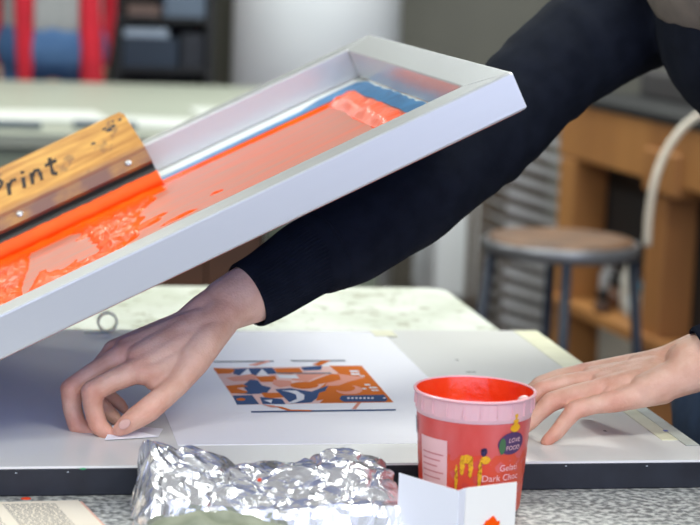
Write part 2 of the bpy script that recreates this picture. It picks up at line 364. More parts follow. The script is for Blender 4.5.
# ink as a height field on the mesh
def ink_mat():
    m = bpy.data.materials.new('orange_ink'); m.use_nodes = True; nt = m.node_tree; b = nt.nodes['Principled BSDF']; L = nt.links.new
    b.inputs['Roughness'].default_value = .25; b.inputs['Specular IOR Level'].default_value = .1
    tc = nt.nodes.new('ShaderNodeTexCoord')
    n = nt.nodes.new('ShaderNodeTexNoise'); n.inputs['Scale'].default_value = 18; n.inputs['Detail'].default_value = 3; L(tc.outputs['Object'], n.inputs['Vector'])
    r = nt.nodes.new('ShaderNodeValToRGB'); r.color_ramp.elements[0].position = .3; r.color_ramp.elements[0].color = rgb(250, 70, 0); r.color_ramp.elements[1].position = .75; r.color_ramp.elements[1].color = rgb(255, 96, 4)
    L(n.outputs['Fac'], r.inputs[0]); L(r.outputs[0], b.inputs['Base Color'])
    mp = nt.nodes.new('ShaderNodeMapping'); mp.inputs['Scale'].default_value = (1, 4, 1); L(tc.outputs['Object'], mp.inputs[0])
    n2 = nt.nodes.new('ShaderNodeTexNoise'); n2.inputs['Scale'].default_value = 60; n2.inputs['Detail'].default_value = 5; L(mp.outputs[0], n2.inputs['Vector'])
    bp = nt.nodes.new('ShaderNodeBump'); bp.inputs['Strength'].default_value = .3; bp.inputs['Distance'].default_value = .0015; L(n2.outputs['Fac'], bp.inputs['Height']); L(bp.outputs[0], b.inputs['Normal'])
    return m
M['ink'] = ink_mat()
def pink_ink():
    m = mat('pink_wet_ink', rgb(244, 122, 92), .35, col2=rgb(250, 92, 50), scale=30, bump=.8, bscale=90, stretch=(1, 3, 1), coat=.1); return m
def sm(x, a, b):
    t = max(0, min(1, (x - a) / (b - a))); return t * t * (3 - 2 * t)
def N2(u, v, s, o=0): return noise.noise(Vector((u * s, v * s, o)))
def ink_h(u, v):
    h = -.0015
    # thin line bead along the back
    if .40 < u < .702: h = max(h, .0035 * math.exp(-((v - (.585 - .008 * sm(u, .45, .7))) / .009) ** 2) - .0008 - .002 * sm(N2(u, v, 30, 3), .5, .8))
    # rolled ridge at the far end
    w = .0075 + .003 * N2(u, v, 25); uc = .713 + .006 * N2(u, v, 18, 5)
    k = sm(u, uc - .028, uc - .006) * (1 - sm(u, uc + .008, uc + .016)) * (1 - sm(v, .575, .60))
    h = max(h, -.0015 + k * (w + .0045 * abs(N2(u * .4, v, 60, 2))))
    # thick textured puddle in front of the blade
    edge = .455 + .006 * N2(u, v, 60)
    right = .455 - .30 * max(0, .57 - v) ** 1.0 * .75 + .02 * N2(u, v, 22, 1)      # diagonal boundary
    band = 1 - sm(u, right - .012, right)
    patch = (1.3 + 1.2 * N2(u, v * .6, 70, 4)) * math.exp(-(((u - .312 + (v - .42) * .12) / .034) ** 2) ** 1.6 - ((v - .43) / .105) ** 4) + .9 * math.exp(-((u - .270 - (v - .4) * .1) / .010) ** 2 - ((v - .36) / .10) ** 2)
    tail = 1 - sm(u, .30, .33) * 0
    m = band * (1 - min(1, 1.6 * patch))
    h = max(h, -.0015 + m * (.0028 + .0026 * abs(N2(u, v * .45, 55, 7)) + .0022 * abs(N2(u, v, 110, 9))))
    # bead right at the blade, stopping at its end
    if u < .462: h = max(h, -.0015 + (.0062 + .0015 * N2(u, v, 80)) * math.exp(-((v - .541) / .012) ** 2) * (1 - sm(u, .452, .460)))
    # stray smears
    h = max(h, -.0015 + .0032 * sm(N2(u * .35, v, 45, 11), .28, .42) * sm(u, .36, .40) * (1 - sm(u, .49, .52)) * (1 - sm(v, .36, .42)) * sm(v,.25,.3))
    return h
nu, nv = 520, 230; u0, u1, v0, v1 = .055, .752, .052, .606
bm = BM(); grid = []
for i in range(nu + 1):
    row = []
    for j in range(nv + 1):
        u = u0 + (u1 - u0) * i / nu; v = v0 + (v1 - v0) * j / nv; row.append((u, v, ink_h(u, v)))
    grid.append(row)
vv = {}
def gv(i, j):
    if (i, j) not in vv: u, v, h = grid[i][j]; vv[i, j] = bm.verts.new((u, v, E_ + .0006 + max(h, -.0008)))
    return vv[i, j]
for i in range(nu):
    for j in range(nv):
        if max(grid[i + a][j + b][2] for a in (0, 1) for b in (0, 1)) > -.0004:
            fc = bm.faces.new((gv(i, j), gv(i + 1, j), gv(i + 1, j + 1), gv(i, j + 1)))
            fc.material_index = 1 if (.690 < grid[i][j][0] and grid[i][j][1] < .56) else 0
ink = obj('ink', bm, [M['ink'], pink_ink()], None, True); ink.location = O; ink.rotation_euler = (0, -ang, 0)
tag(ink, 'wet bright orange ink spread over the silkscreen mesh', 'ink', kind='stuff')

# ------------------------------------------------------------------ squeegee
M['wood'] = mat('squeegee_wood', rgb(206, 152, 74), .5, col2=rgb(176, 122, 56), scale=10, stretch=(1, 7, 7), bump=.2, bscale=40)
def sq_mat():
    m = mat('squeegee_face', rgb(214, 160, 80), .45); nt = m.node_tree; b = nt.nodes['Principled BSDF']; L = nt.links.new
    tc = nt.nodes.new('ShaderNodeTexCoord'); mp = nt.nodes.new('ShaderNodeMapping'); mp.inputs['Scale'].default_value = (2, 16, 16); L(tc.outputs['Object'], mp.inputs[0])
    def noi(src, s, d=5):
        n = nt.nodes.new('ShaderNodeTexNoise'); n.inputs['Scale'].default_value = s; n.inputs['Detail'].default_value = d; L(src, n.inputs['Vector']); return n.outputs['Fac']
    def ramp(src, a, ca, c, cc):
        r = nt.nodes.new('ShaderNodeValToRGB'); e = r.color_ramp.elements; e[0].position = a; e[0].color = ca; e[1].position = c; e[1].color = cc; L(src, r.inputs[0]); return r.outputs[0]
    def mix(fac, a, bb):
        x = nt.nodes.new('ShaderNodeMix'); x.data_type = 'RGBA'; L(fac, x.inputs[0]); L(a, x.inputs[6])
        if isinstance(bb, tuple): x.inputs[7].default_value = bb
        else: L(bb, x.inputs[7])
        return x.outputs[2]
    grain = ramp(noi(mp.outputs[0], 8), .35, rgb(178, 120, 38), .65, rgb(214, 162, 68))
    st = ramp(noi(tc.outputs['Object'], 38, 6), .64, (0, 0, 0, 1), .70, (.5, .5, .5, 1))
    c1 = mix(st, grain, rgb(92, 62, 44))
    sp = nt.nodes.new('ShaderNodeSeparateXYZ'); L(tc.outputs['Object'], sp.inputs[0])
    lo = ramp(sp.outputs['Z'], .050, (1, 1, 1, 1), .062, (0, 0, 0, 1)); mu = nt.nodes.new('ShaderNodeMath'); mu.operation = 'MULTIPLY'; L(lo, mu.inputs[0]); 
    L(ramp(noi(tc.outputs['Object'], 25, 4), .3, (.45, .45, .45, 1), .6, (1, 1, 1, 1)), mu.inputs[1])
    c2 = mix(mu.outputs[0], c1, rgb(120, 84, 76))
    L(c2, b.inputs['Base Color']); return m
sq = thing('squeegee', 'wooden printing squeegee with a black rubber blade, resting in the orange ink', 'squeegee')
# local axes: x along blade, z from blade tip up the handle, -y towards the viewer
base = O + T * .055 + Vector((0, .568, 0)) + N * .0028
Dv = (Vector((0, 1, 0)) + N).normalized(); Fn = (N * 1 - Vector((0, 1, 0))).normalized()   # Fn = face normal toward camera
Mq = Matrix((T, -Fn, Dv)).transposed().to_4x4(); Mq.translation = base
sq.matrix_world = Mq
BLn = .402
ZB, ZT = .033, .128
bm = BM(); prof = [(-.011, ZB), (-.0115, ZB + .018), (-.014, ZB + .022), (-.014, ZT - .012), (-.011, ZT - .003), (-.006, ZT), (.006, ZT), (.011, ZT - .003), (.014, ZT - .012), (.014, ZB + .022), (.0115, ZB + .018), (.011, ZB)]
lo = [bm.verts.new((0, y, z)) for y, z in prof]; hi = [bm.verts.new((BLn, y, z)) for y, z in prof]
bm.faces.new(lo); bm.faces.new(hi[::-1])
for i in range(len(prof)): j = (i + 1) % len(prof); bm.faces.new((lo[i], lo[j], hi[j], hi[i]))
# round the upper outer corners slightly
for v in bm.verts:
    if v.co.z > ZT - .014 and v.co.x > BLn - .001: v.co.x -= .004 + (v.co.z - ZT + .014) * .5
obj('handle', bm, sq_mat(), sq, label='ink stained wooden handle')
obj('blade', bx(.0005, BLn, -.005, .005, .0, ZB + .003, bev=.0012), mat('black_rubber', rgb(20, 22, 24), .5), sq, label='black rubber blade')
bm = BM(); n = 130
ringsA = []
for i in range(n + 1):
    x = BLn * i / n + .0005; top = .0195 + .0012 * N2(x, 0, 60) + .0006 * N2(x, 3, 200); bul = .0066 + .0008 * N2(x, 1, 50)
    ringsA.append([bm.verts.new((x, y, z)) for y, z in ((-.0052, top), (-.0060, top - .003), (-bul, .010), (-bul - .001, .003), (-.006, -.001), (.0055, -.001), (.0055, .010), (.0052, top))])
for a, b in zip(ringsA, ringsA[1:]):
    for j in range(8): bm.faces.new((a[j], a[(j + 1) % 8], b[(j + 1) % 8], b[j]))
bm.faces.new(ringsA[0]); bm.faces.new(ringsA[-1][::-1])
obj('ink_coating', bm, mat('smooth_ink', rgb(252, 84, 6), .55, col2=rgb(255, 96, 14), scale=12, spec=.2), sq, True, label='orange ink coating the lower blade')
M['screw'] = mat('screw_steel', rgb(190, 190, 195), .3, metal=.9)
for x in (BLn - .028, BLn - .178, BLn - .32):
    bm = BM(); q = lathe(bm, [(.0042, 0), (.0042, .0012), (.003, .002)], 20); closed(bm, q); 
    for v in bm.verts: v.co = Vector((v.co.x + x, -.0113 - v.co.z, v.co.y + ZB + .011))
    s = obj('screw', bm, M['screw'], sq); 
# handwritten word, marker strokes
M['marker'] = mat('black_marker', rgb(42, 30, 20), .6)
def ribbon(bm, pts, w, y):
    pts = [Vector((p[0], p[1])) for p in spline([(p[0], p[1], 0) for p in pts], 5)] if len(pts) > 2 else [Vector(p) for p in pts]
    L_ = [];
    for i, p in enumerate(pts):
        d = (Vector(pts[min(i + 1, len(pts) - 1)][:2]) - Vector(pts[max(i - 1, 0)][:2])).normalized(); n_ = Vector((-d.y, d.x)) * w * (1 + .25 * math.sin(i * 1.7))
        L_.append((bm.verts.new((p[0] + n_.x, y, p[1] + n_.y)), bm.verts.new((p[0] - n_.x, y, p[1] - n_.y)), bm.verts.new((p[0] + n_.x, y + .0006, p[1] + n_.y)), bm.verts.new((p[0] - n_.x, y + .0006, p[1] - n_.y))))
    for a, b in zip(L_, L_[1:]):
        bm.faces.new((a[0], a[1], b[1], b[0])); bm.faces.new((a[2], b[2], b[3], a[3])); bm.faces.new((a[0], b[0], b[2], a[2])); bm.faces.new((a[1], a[3], b[3], b[1]))
    bm.faces.new((L_[0][0], L_[0][2], L_[0][3], L_[0][1])); bm.faces.new((L_[-1][0], L_[-1][1], L_[-1][3], L_[-1][2]))
letters = {'P': [[(0, 0), (.002, .028)], [(.001, .027), (.012, .026), (.014, .018), (.003, .013)]],
 'r': [[(0, 0), (.001, .017)], [(.001, .011), (.006, .017), (.011, .016)]],
 'i': [[(0, 0), (.001, .015)], [(.001, .020), (.002, .023)]],
 'n': [[(0, 0), (.001, .016)], [(.001, .010), (.006, .016), (.010, .013), (.011, 0)]],
 't': [[(.003, .024), (.003, .002), (.008, 0)], [(-.004, .016), (.010, .017)]]}
px_ = {'P': .199, 'r': .2225, 'i': .243, 'n': .2545, 't': .2795}
for ch, x0 in px_.items():
    bm = BM()
    for st in letters[ch]: ribbon(bm, [(x0 + a * 1.15 + b * .18, .076 + b * 1.12) for a, b in st], .0023, -.0146)
    obj('lettering', bm, M['marker'], sq, label='handwritten black letter ' + ch)
M['stain'] = mat('dark_paint_stain', rgb(44, 48, 52), .6)
bm = BM()
for cx, cz, r in ((.372, .103, .0045), (.378, .106, .0035), (.366, .108, .003), (.345, .094, .0028), (.389, .111, .0024), (.38, .113, .002)):
    vs = [bm.verts.new((cx + r * (1 + .5 * rnd.uniform(-1, 1)) * math.cos(a * PI / 6), -.0143, cz + .7 * r * (1 + .5 * rnd.uniform(-1, 1)) * math.sin(a * PI / 6))) for a in range(12)]
    ws = [bm.verts.new(v.co + Vector((0, .0004, 0))) for v in vs]
    bm.faces.new(vs); bm.faces.new(ws[::-1])
    for i in range(12): bm.faces.new((vs[i], ws[i], ws[(i + 1) % 12], vs[(i + 1) % 12]))
obj('paint_stain', bm, M['stain'], sq, label='dark dried ink stain')

# ------------------------------------------------------------------ ink tub
tubc = (.486, 1.842, .9005); tub = thing('ink_tub', 'open red plastic tub of orange-red ink with a worn food label', 'tub', tubc)
TH, RB, RT = .118, .0485, .0575
def tubr(z): return RB + (RT - RB) * z / TH
M['tub'] = mat('stained_tub_plastic', rgb(212, 58, 46), .3, col2=rgb(220, 100, 98), scale=22, stretch=(1, 1, .4), sss=.3, coat=.2)
bm = BM(); lathe(bm, [(.001, .002), (RB - .003, .001), (RB, .004)] + [(tubr(z), z) for z in (.02, .05, .08, .098)] + [(tubr(.1), .1), (tubr(.1) - .0016, .1), (tubr(.05) - .0016, .05), (RB - .0016, .006), (.001, .004)], 64); obj('tub_body', bm, M['tub'], tub, True)
M['rim'] = mat('milky_pink_rim', rgb(240, 186, 190), .3, sss=.3)
bm = BM(); lathe(bm, [(tubr(.098) + .0002, .097), (tubr(.1) + .0009, .1005), (RT + .0006, .1165), (RT + .0024, .1178), (RT + .0024, .119), (RT + .0014, .12), (RT - .0004, .1195), (tubr(.1) - .0004, .1), (tubr(.098) + .0002, .097)], 64)
for k in range(22):
    a = 2 * PI * k / 22; Mx = Matrix.Rotation(a, 4, 'Z'); box(bm, RT - .001, RT + .0012, -.0004, .0004, .1025, .117, M=Mx)
obj('tub_rim', bm, M['rim'], tub, False, label='milky pink ribbed rim')
M['red'] = mat('red_orange_ink', rgb(232, 54, 14), .3, col2=rgb(240, 76, 26), scale=30, bump=.5, bscale=120, coat=.3)
bm = BM(); q = lathe(bm, [(RT - .0008, .1185), (tubr(.1) - .0026, .1), (tubr(.075) - .003, .072), (.03, .068), (.002, .070)], 64); bm.faces.new(q[-1])
for v in bm.verts:
    if v.co.z < .1: v.co.z += .002 * noise.noise(v.co * 60)
obj('ink_fill', bm, M['red'], tub, True, label='red orange ink coating the inside')
bm = BM(); ell(bm, (.040, -.034, .115), (.0065, .004, .0055)); obj('ink_blob', bm, mat('pale_blob', rgb(226, 190, 186), .3), tub, True, label='pale pink drip on the rim')
def on_tub(pts, off=.0004):   # (angle deg from facing camera, height) -> point
    return [Vector(((tubr(z) + off) * math.sin(math.radians(a)), -(tubr(z) + off) * math.cos(math.radians(a)), z)) for a, z in pts]
A0 = 14.5   # turn of the tub towards the camera
def tub_patch(name, a0, a1, z0, z1, m, off=.0004, label=None, ellp=False, irr=0):
    bm = BM(); na, nz = 14, 10; G = []
    for i in range(na + 1):
        row = []
        for j in range(nz + 1):
            s, t_ = i / na * 2 - 1, j / nz * 2 - 1
            if ellp: s, t_ = s * math.sqrt(1 - t_ * t_ / 2), t_ * math.sqrt(1 - s * s / 2)
            a = (a0 + a1) / 2 + s * (a1 - a0) / 2; z = (z0 + z1) / 2 + t_ * (z1 - z0) / 2
            if irr: a += irr * 3 * N2(i, j, .7); z += irr * .002 * N2(i, j, .9, 4)
            row.append(bm.verts.new(on_tub([(a - A0, z)], off)[0]))
        G.append(row)
    for i in range(na):
        for j in range(nz): bm.faces.new((G[i][j], G[i + 1][j], G[i + 1][j + 1], G[i][j + 1]))
    return obj(name, bm, m, tub, True, label)
tub_patch('label_band', -88, 88, .006, .066, mat('label_red', rgb(222, 62, 40), .35, col2=rgb(216, 84, 56), scale=30, stretch=(1, 1, .4)), .0003, 'red orange printed label band', irr=2.6)
tub_patch('label_panel', -64, -26, .006, .078, mat('label_pink', rgb(236, 190, 188), .4), .0006, 'pale pink text panel')
M['ltx'] = mat('label_small_text', rgb(212, 138, 138), .5)
for k in range(9): tub_patch('label_text', -60, -60 + 22 + 8 * ((k * 7) % 3) / 2, .014 + k * .006, .0155 + k * .006, M['ltx'], .0009, 'line of small text')
tub_patch('label_logo', 26, 60, .066, .088, mat('logo_purple', rgb(82, 52, 96), .4), .0007, 'purple oval emblem', ellp=True)
tub_patch('label_logo', 27.5, 35, .067, .083, mat('logo_green', rgb(70, 110, 70), .4), .0011, 'green leaf mark on the oval', ellp=True)
M['yel'] = mat('label_yellow', rgb(240, 176, 30), .4)
for a0, a1, z0, z1 in ((-12, -7, .046, .066), (-9, -1, .058, .067), (-3, 1.5, .044, .066), (9, 19, .058, .066), (7, 11, .030, .062), (42, 49, .094, .106), (39, 52, .088, .096), (-17, -14, .025, .056)): tub_patch('label_splash', a0, a1, z0, z1, M['yel'], .0008, 'yellow printed splash', ellp=True, irr=.5)
tub_patch('label_splash', 9, 15, .066, .074, mat('label_navy', rgb(60, 44, 90), .4), .0009, 'dark blue printed spot', ellp=True, irr=.8)
tub_patch('label_splash', -86, -78, .075, .092, mat('label_violet', rgb(110, 80, 130), .4), .0009, 'violet printed spot', irr=.8)
def tub_text(s, size, a_c, zc, m, w=.0008):
    cu = bpy.data.curves.new('t', 'FONT'); cu.body = s; cu.size = size; cu.align_x = 'CENTER'; cu.resolution_u = 3
    o = bpy.data.objects.new('t', cu); C.objects.link(o); dg = bpy.context.evaluated_depsgraph_get(); me = bpy.data.meshes.new_from_object(o.evaluated_get(dg))
    bpy.data.objects.remove(o)
    for v in me.vertices:
        z = zc + v.co.y; a = a_c - A0 + math.degrees(v.co.x / tubr(z)); p = on_tub([(a, z)], w)[0]; v.co = p
    me.materials.clear(); return link('label_lettering', me, m, tub, label='pale lettering on the label')
M['lw'] = mat('label_white', rgb(246, 196, 196), .4)
tub_text('Gelati', .0092, 42, .050, M['lw'], .0012); tub_text('Dark Choc', .0092, 34, .0405, M['lw'], .0012)
tub_text('LOVE', .0062, 46, .078, M['lw'], .0013); tub_text('FOOD', .0062, 45, .0705, M['lw'], .0013)

# ------------------------------------------------------------------ foil, rag, card, printed page
M['foil'] = mat('aluminium_foil', rgb(248, 249, 252), .25, metal=.9)
rnd = random.Random(11)
nx, ny = 84, 46; x0, x1, y0, y1 = .155, .415, 1.765, 1.865
fbm = BM(); G = []
top = [(0, .03), (.06, .072), (.12, .066), (.25, .056), (.4, .046), (.6, .048), (.75, .055), (.9, .052), (.97, .040), (1, .028)]
def lerp(tb, s):
    for (a, x), (b, y) in zip(tb, tb[1:]):
        if s <= b: return x + (y - x) * (s - a) / (b - a)
    return tb[-1][1]
for i in range(nx + 1):
    row = []
    for j in range(ny + 1):
        s, t_ = i / nx, j / ny
        x = x0 + (x1 - x0) * s; y = y0 + (y1 - y0) * t_
        env = min(1, s / .05) ** .5 * min(1, (1 - s) / .05) ** .5 * (1 - max(0, (t_ - .90) / .10) ** 2) * (.45 + .55 * sm(t_, .0, .65)) * min(1, t_ / .06) ** .5
        h = lerp(top, s) * env
        p = Vector((x * 24, y * 24, 0)); cell = noise.voronoi(p)[0]; rg = (cell[1] - cell[0])
        p2 = Vector((x * 50 + 5, y * 50, 1)); c2 = noise.voronoi(p2)[0]; r2 = (c2[1] - c2[0])
        p3 = Vector((x * 150 + 5, y * 150, 1)); c3 = noise.voronoi(p3)[0]; r3 = c3[1] - c3[0]
        h += env * (.013 * (rg - .35) + .0060 * (r2 - .3) + .0005 * (r3 - .3))
        dx = .009 * N2(x, y * 1.3 + h, 45, 1) + rnd.uniform(-.0003, .0003); dy = .007 * N2(x + h, y, 45, 9) + rnd.uniform(-.0003, .0003)
        row.append(fbm.verts.new((x + dx, y + dy, .902 + max(0, h))))
    G.append(row)
for i in range(nx):
    for j in range(ny):
        a, b, c, d = G[i][j], G[i + 1][j], G[i + 1][j + 1], G[i][j + 1]
        if (i + j) % 2: fbm.faces.new((a, b, c)); fbm.faces.new((a, c, d))
        else: fbm.faces.new((a, b, d)); fbm.faces.new((b, c, d))
me = bpy.data.meshes.new('aluminium_foil'); fbm.to_mesh(me); fbm.free()
fo = link('aluminium_foil', me, M['foil']); so = fo.modifiers.new('thickness', 'SOLIDIFY'); so.thickness = .0003
tag(fo, 'crumpled sheet of shiny silver aluminium foil in front of the printing board', 'foil')
p = onz(292, 499, .93)
# rag
bm = BM(); ell(bm, (.262, 1.74, .9590), (.0022, .0018, .0018)); fs = obj('ink_speck', bm, M['red'], fo, True); fs['label'] = 'small red ink speck'
bm = BM(); nx2, ny2 = 40, 22; G = []
for i in range(nx2 + 1):
    row = []
    for j in range(ny2 + 1):
        s, t_ = i / nx2, j / ny2; x = .150 + .15 * s; y = 1.683 + .072 * t_
        env = math.sin(PI * min(1, max(0, s))) ** .5 * math.sin(PI * t_) ** .5 if 0 < s < 1 and 0 < t_ < 1 else 0
        row.append(bm.verts.new((x, y, .9015 + env * (.040 - .012 * s + .012 * N2(x, y, 40)))))
    G.append(row)
for i in range(nx2):
    for j in range(ny2): bm.faces.new((G[i][j], G[i + 1][j], G[i + 1][j + 1], G[i][j + 1]))
ro = obj('cleaning_rag', bm, mat('grey_green_rag', rgb(150, 154, 134), .9, col2=rgb(122, 128, 108), scale=40, bump=.5), None, True); ro.modifiers.new('t', 'SOLIDIFY').thickness = .0012
tag(ro, 'crumpled grey-green rag at the foot of the aluminium foil', 'rag')
# folded card
M['card'] = mat('white_card', rgb(238, 240, 246), .5); M['card2'] = mat('cream_card', rgb(240, 238, 228), .5)
cd = thing('folded_card', 'folded white card with an orange ink smudge standing in front of the ink tub', 'card')
def wall_panel(name, a, b, z1a, z1b, m, th=.0008):
    a = Vector(a); b = Vector(b); d = (b - a).normalized(); n_ = Vector((-d.y, d.x, 0)) * th; bm = BM()
    P = [(a, .901), (b, .901), (b, z1b), (a, z1a)]; f0 = [bm.verts.new((p.x, p.y, z)) for p, z in P]; f1 = [bm.verts.new((p.x + n_.x, p.y + n_.y, z)) for p, z in P]
    bm.faces.new(f0); bm.faces.new(f1[::-1])
    for i in range(4): bm.faces.new((f0[i], f1[i], f1[(i + 1) % 4], f0[(i + 1) % 4]))
    return obj(name, bm, m, cd)
ZT_ = .955
def pz(px, py): p = onz(px, py, ZT_); return (p.x, p.y, 0)
wall_panel('card_panel', pz(399, 473), pz(459, 491), ZT_, ZT_, M['card'])
wall_panel('card_panel', pz(459.3, 491), pz(466, 488), ZT_, ZT_, M['card'])
pr = wall_panel('card_panel', pz(466.3, 488), pz(517, 482), ZT_, ZT_, M['card2'], .0008); pr['label'] = 'cream right hand panel'
a = Vector(pz(466.3, 488)); b = Vector(pz(517, 482)); d = (b - a).normalized(); nn = Vector((d.y, -d.x, 0)); c = a + (b - a) * .52 + Vector((0, 0, .9165)) + nn * .0006
bm = BM(); vs = [bm.verts.new(c + d * (.0085 * math.cos(k * PI / 9) * (1 + .2 * math.sin(k * 2.3))) + Vector((0, 0, .0075 * math.sin(k * PI / 9) * (1 + .25 * math.sin(k * 1.9)))) + nn * .0001) for k in range(18)]
ws = [bm.verts.new(v.co + nn * .0008) for v in vs]; bm.faces.new(vs[::-1]); bm.faces.new(ws)
for k in range(18): bm.faces.new((vs[k], vs[(k + 1) % 18], ws[(k + 1) % 18], ws[k]))
obj('ink_smudge', bm, M['ink'], cd, label='orange ink smudge')
# printed page
pg = thing('printed_page', 'cream printed page with grey columns of text at the near left corner of the table', 'page')
p0 = onz(0, 508, .9); p1 = onz(78, 503, .9); p2 = onz(92, 527, .9)
bm = BM(); P = [(p1.x, p1.y), (p1.x + .030, p1.y - .14), (-.13, p1.y - .16), (-.15, p1.y - .01)]
strip(bm, P, .9005, .903); obj('paper_leaves', bm, mat('cream_newsprint', rgb(232, 222, 204), .7), pg)
bm = BM(); strip(bm, [(P[0][0] + .004, P[0][1] + .004), (P[1][0] + .004, P[1][1]), (P[2][0] - .004, P[2][1]), (P[3][0] - .004, P[3][1] + .004)], .9001, .9006); obj('back_cover', bm, mat('pink_cover', rgb(226, 178, 160), .6), pg, label='pinkish back cover')
rnd = random.Random(5); M['print'] = mat('grey_print', rgb(128, 122, 116), .7)
for col in range(3):
    bm = BM()
    for r_ in range(26):
        y = p1.y - .012 - .0045 * r_; xo = p1.x - .022 - col * .062 + .0045 * r_ * .21
        x = xo - .05
        while x < xo:
            w = rnd.uniform(.003, .009); box(bm, x, min(x + w, xo), y - .0009, y + .0009, .903, .9031); x += w + .0015
    obj('text_column', bm, M['print'], pg, label='column of small grey text')
bm = BM(); c = onz(26, 499, .9); ell(bm, (c.x, c.y, .9005), (.005, .004, .001)); tag(obj('ink_drop', bm, M['red'], None, True), 'small red ink drip on the grey table beside the printed page', 'ink drip')

# ------------------------------------------------------------------ person reaching across
pe = thing('person', 'person in a black sweatshirt reaching one hand under the silkscreen, the other on the board', 'person', (1.15, 2.33, 0))
def rel(v): return Vector(v) - Vector((1.15, 2.33, 0))
hb = BM()
# reaching hand (the owner's right)
W = at(205, 321, 2.09); U = lambda px, py, y: at(px, py, y)
fore = [(at(310, 264, 2.145), .031), (at(268, 285, 2.127), .0335), (at(249, 294, 2.117), .0330), (at(228, 304, 2.105), .0292)]
chain(hb, fore)
chain(hb, [(at(262, 288, 2.127), .0245), (at(230, 299, 2.113), .0245), (at(206, 312, 2.10), .0210), (at(180, 332, 2.09), .0185)])
chain(hb, [(at(262, 292, 2.118), .0245), (at(230, 307, 2.10), .0245), (at(211, 323, 2.085), .0210), (at(190, 345, 2.07), .018)])
ell(hb, at(205, 306, 2.108), (.015, .014, .014))        # ulna bump
MC = dict(index=at(140, 369, 2.045), middle=at(123, 356, 2.066), ring=at(115, 352, 2.086), pinky=at(118, 353, 2.104))
for (k, p), s, r in zip(MC.items(), ((214, 324, 2.083), (212, 320, 2.09), (210, 316, 2.096), (208, 314, 2.104)), (.0150, .0148, .0142, .013)):
    chain(hb, [(at(*s), .0165), ((at(*s) + p) / 2, r + .0018), (p, r - .0005)])
for a_, b_ in (('index', 'middle'), ('middle', 'ring'), ('ring', 'pinky')):
    m_ = (MC[a_] + MC[b_]) / 2; chain(hb, [(at(200, 325, 2.082), .0190), (m_ + (at(196, 332, 2.085) - m_) * .12 + Vector((-.001, -.003, .002)), .0146)])
def finger(pts, rs): chain(hb, [(p, r) for p, r in zip(pts, rs)])
finger([MC['index'], at(112, 381, 2.035), at(92, 392, 2.028), at(93, 408, 2.026), at(98, 425, 2.022), at(106, 432, 2.019), at(113, 434.5, 2.016)], [.0140, .0118, .0118, .0102, .0100, .0084, .0058])
finger([MC['middle'], at(94, 373, 2.06), at(71, 389, 2.052), at(72, 408, 2.05), at(77, 425, 2.046), at(88, 431, 2.042), at(97, 435, 2.038)], [.0138, .0116, .0116, .0101, .0098, .0084, .0066])
finger([MC['ring'], at(96, 372, 2.082), at(84, 386, 2.08), at(92, 400, 2.078), at(104, 408, 2.074), at(113, 416, 2.07), at(118, 421, 2.067)], [.0128, .0102, .0100, .0088, .0085, .0075, .006])
finger([MC['pinky'], at(106, 371, 2.105), at(98, 380, 2.106), at(104, 392, 2.105), at(112, 398, 2.103), at(120, 404, 2.10), at(124, 409, 2.098)], [.0115, .0090, .0088, .0077, .0075, .0066, .0055])
# thumb
chain(hb, [(at(224, 320, 2.09), .0175), (at(207, 340, 2.068), .0190), (at(192, 361, 2.05), .0186), (at(177, 383, 2.035), .0140), (at(162, 398, 2.024), .0128), (at(148, 410, 2.016), .0132), (at(135, 418.5, 2.012), .0118), (at(125, 425.5, 2.010), .0096), (at(120, 429, 2.009), .0076)])
chain(hb, [(at(190, 355, 2.055), .0155), (at(168, 368, 2.05), .0120), (at(150, 371, 2.046), .0135)])
chain(hb, [(at(176, 362, 2.052), .0150), (at(158, 372, 2.042), .0135), (at(142, 373, 2.04), .0130)])
chain(hb, [(at(164, 376, 2.042), .0125), (at(154, 381, 2.038), .0105)])   # web
# resting hand (the owner's left)
def a2(px, py, y, r): return (at(px, py, y), r)
chain(hb, [((.90, 1.985, 1.058), .037), (at(712, 358, 1.99), .0310), (at(690, 364, 1.995), .0268)])
chain(hb, [a2(696, 355, 2.01, .0245), a2(668, 363, 2.02, .0195), a2(640, 368, 2.03, .0165)])
chain(hb, [a2(696, 369, 1.985, .0250), a2(672, 380, 1.985, .0205), a2(645, 390, 1.985, .0175)])
MCL = [(at(581, 375, 2.055), .0125), (at(590, 382, 2.03), .0132), (at(600, 390, 2.005), .0128), (at(612, 402, 1.985), .0118)]
for (p, r), s in zip(MCL, ((652, 366, 2.035), (655, 371, 2.015), (658, 378, 2.0), (662, 388, 1.985))): chain(hb, [(at(*s), .0178), ((at(*s) + p) / 2, r + .003), (p, r)])
for (p, r), (q, t_) in zip(MCL, MCL[1:]): chain(hb, [(at(656, 374, 2.01), .0200), ((p + q) / 2 + (at(656, 374, 2.01) - (p + q) / 2) * .1, .0128)])
def fl(*pts): chain(hb, [(at(*p[:3]), p[3]) for p in pts])
fl((612, 402, 1.985, .0115), (594, 405, 1.982, .0098), (575, 410, 1.98, .0100), (564, 423, 1.978, .0085), (557, 432, 1.976, .0082), (549, 439, 1.974, .0068), (546, 441.5, 1.973, .006))
fl((600, 390, 2.005, .0125), (575, 394, 2.0, .0105), (551, 402, 1.995, .0107), (540, 412, 1.993, .0092), (530, 422, 1.99, .0086), (520, 431, 1.987, .0068))
fl((590, 382, 2.03, .0130), (564, 384, 2.025, .0108), (541, 391, 2.02, .0107), (526, 402, 2.018, .0092), (515, 413, 2.015, .0086), (505, 423, 2.01, .0066))
fl((581, 375, 2.055, .0120), (560, 378, 2.055, .0104), (541, 385, 2.055, .0104), (528, 396, 2.053, .0090), (519, 406, 2.05, .0084), (511, 414, 2.048, .0064))
fl((655, 372, 2.045, .0180), (632, 380, 2.07, .0150), (612, 387, 2.085, .0125), (598, 393, 2.095, .0110), (588, 399, 2.10, .0085))
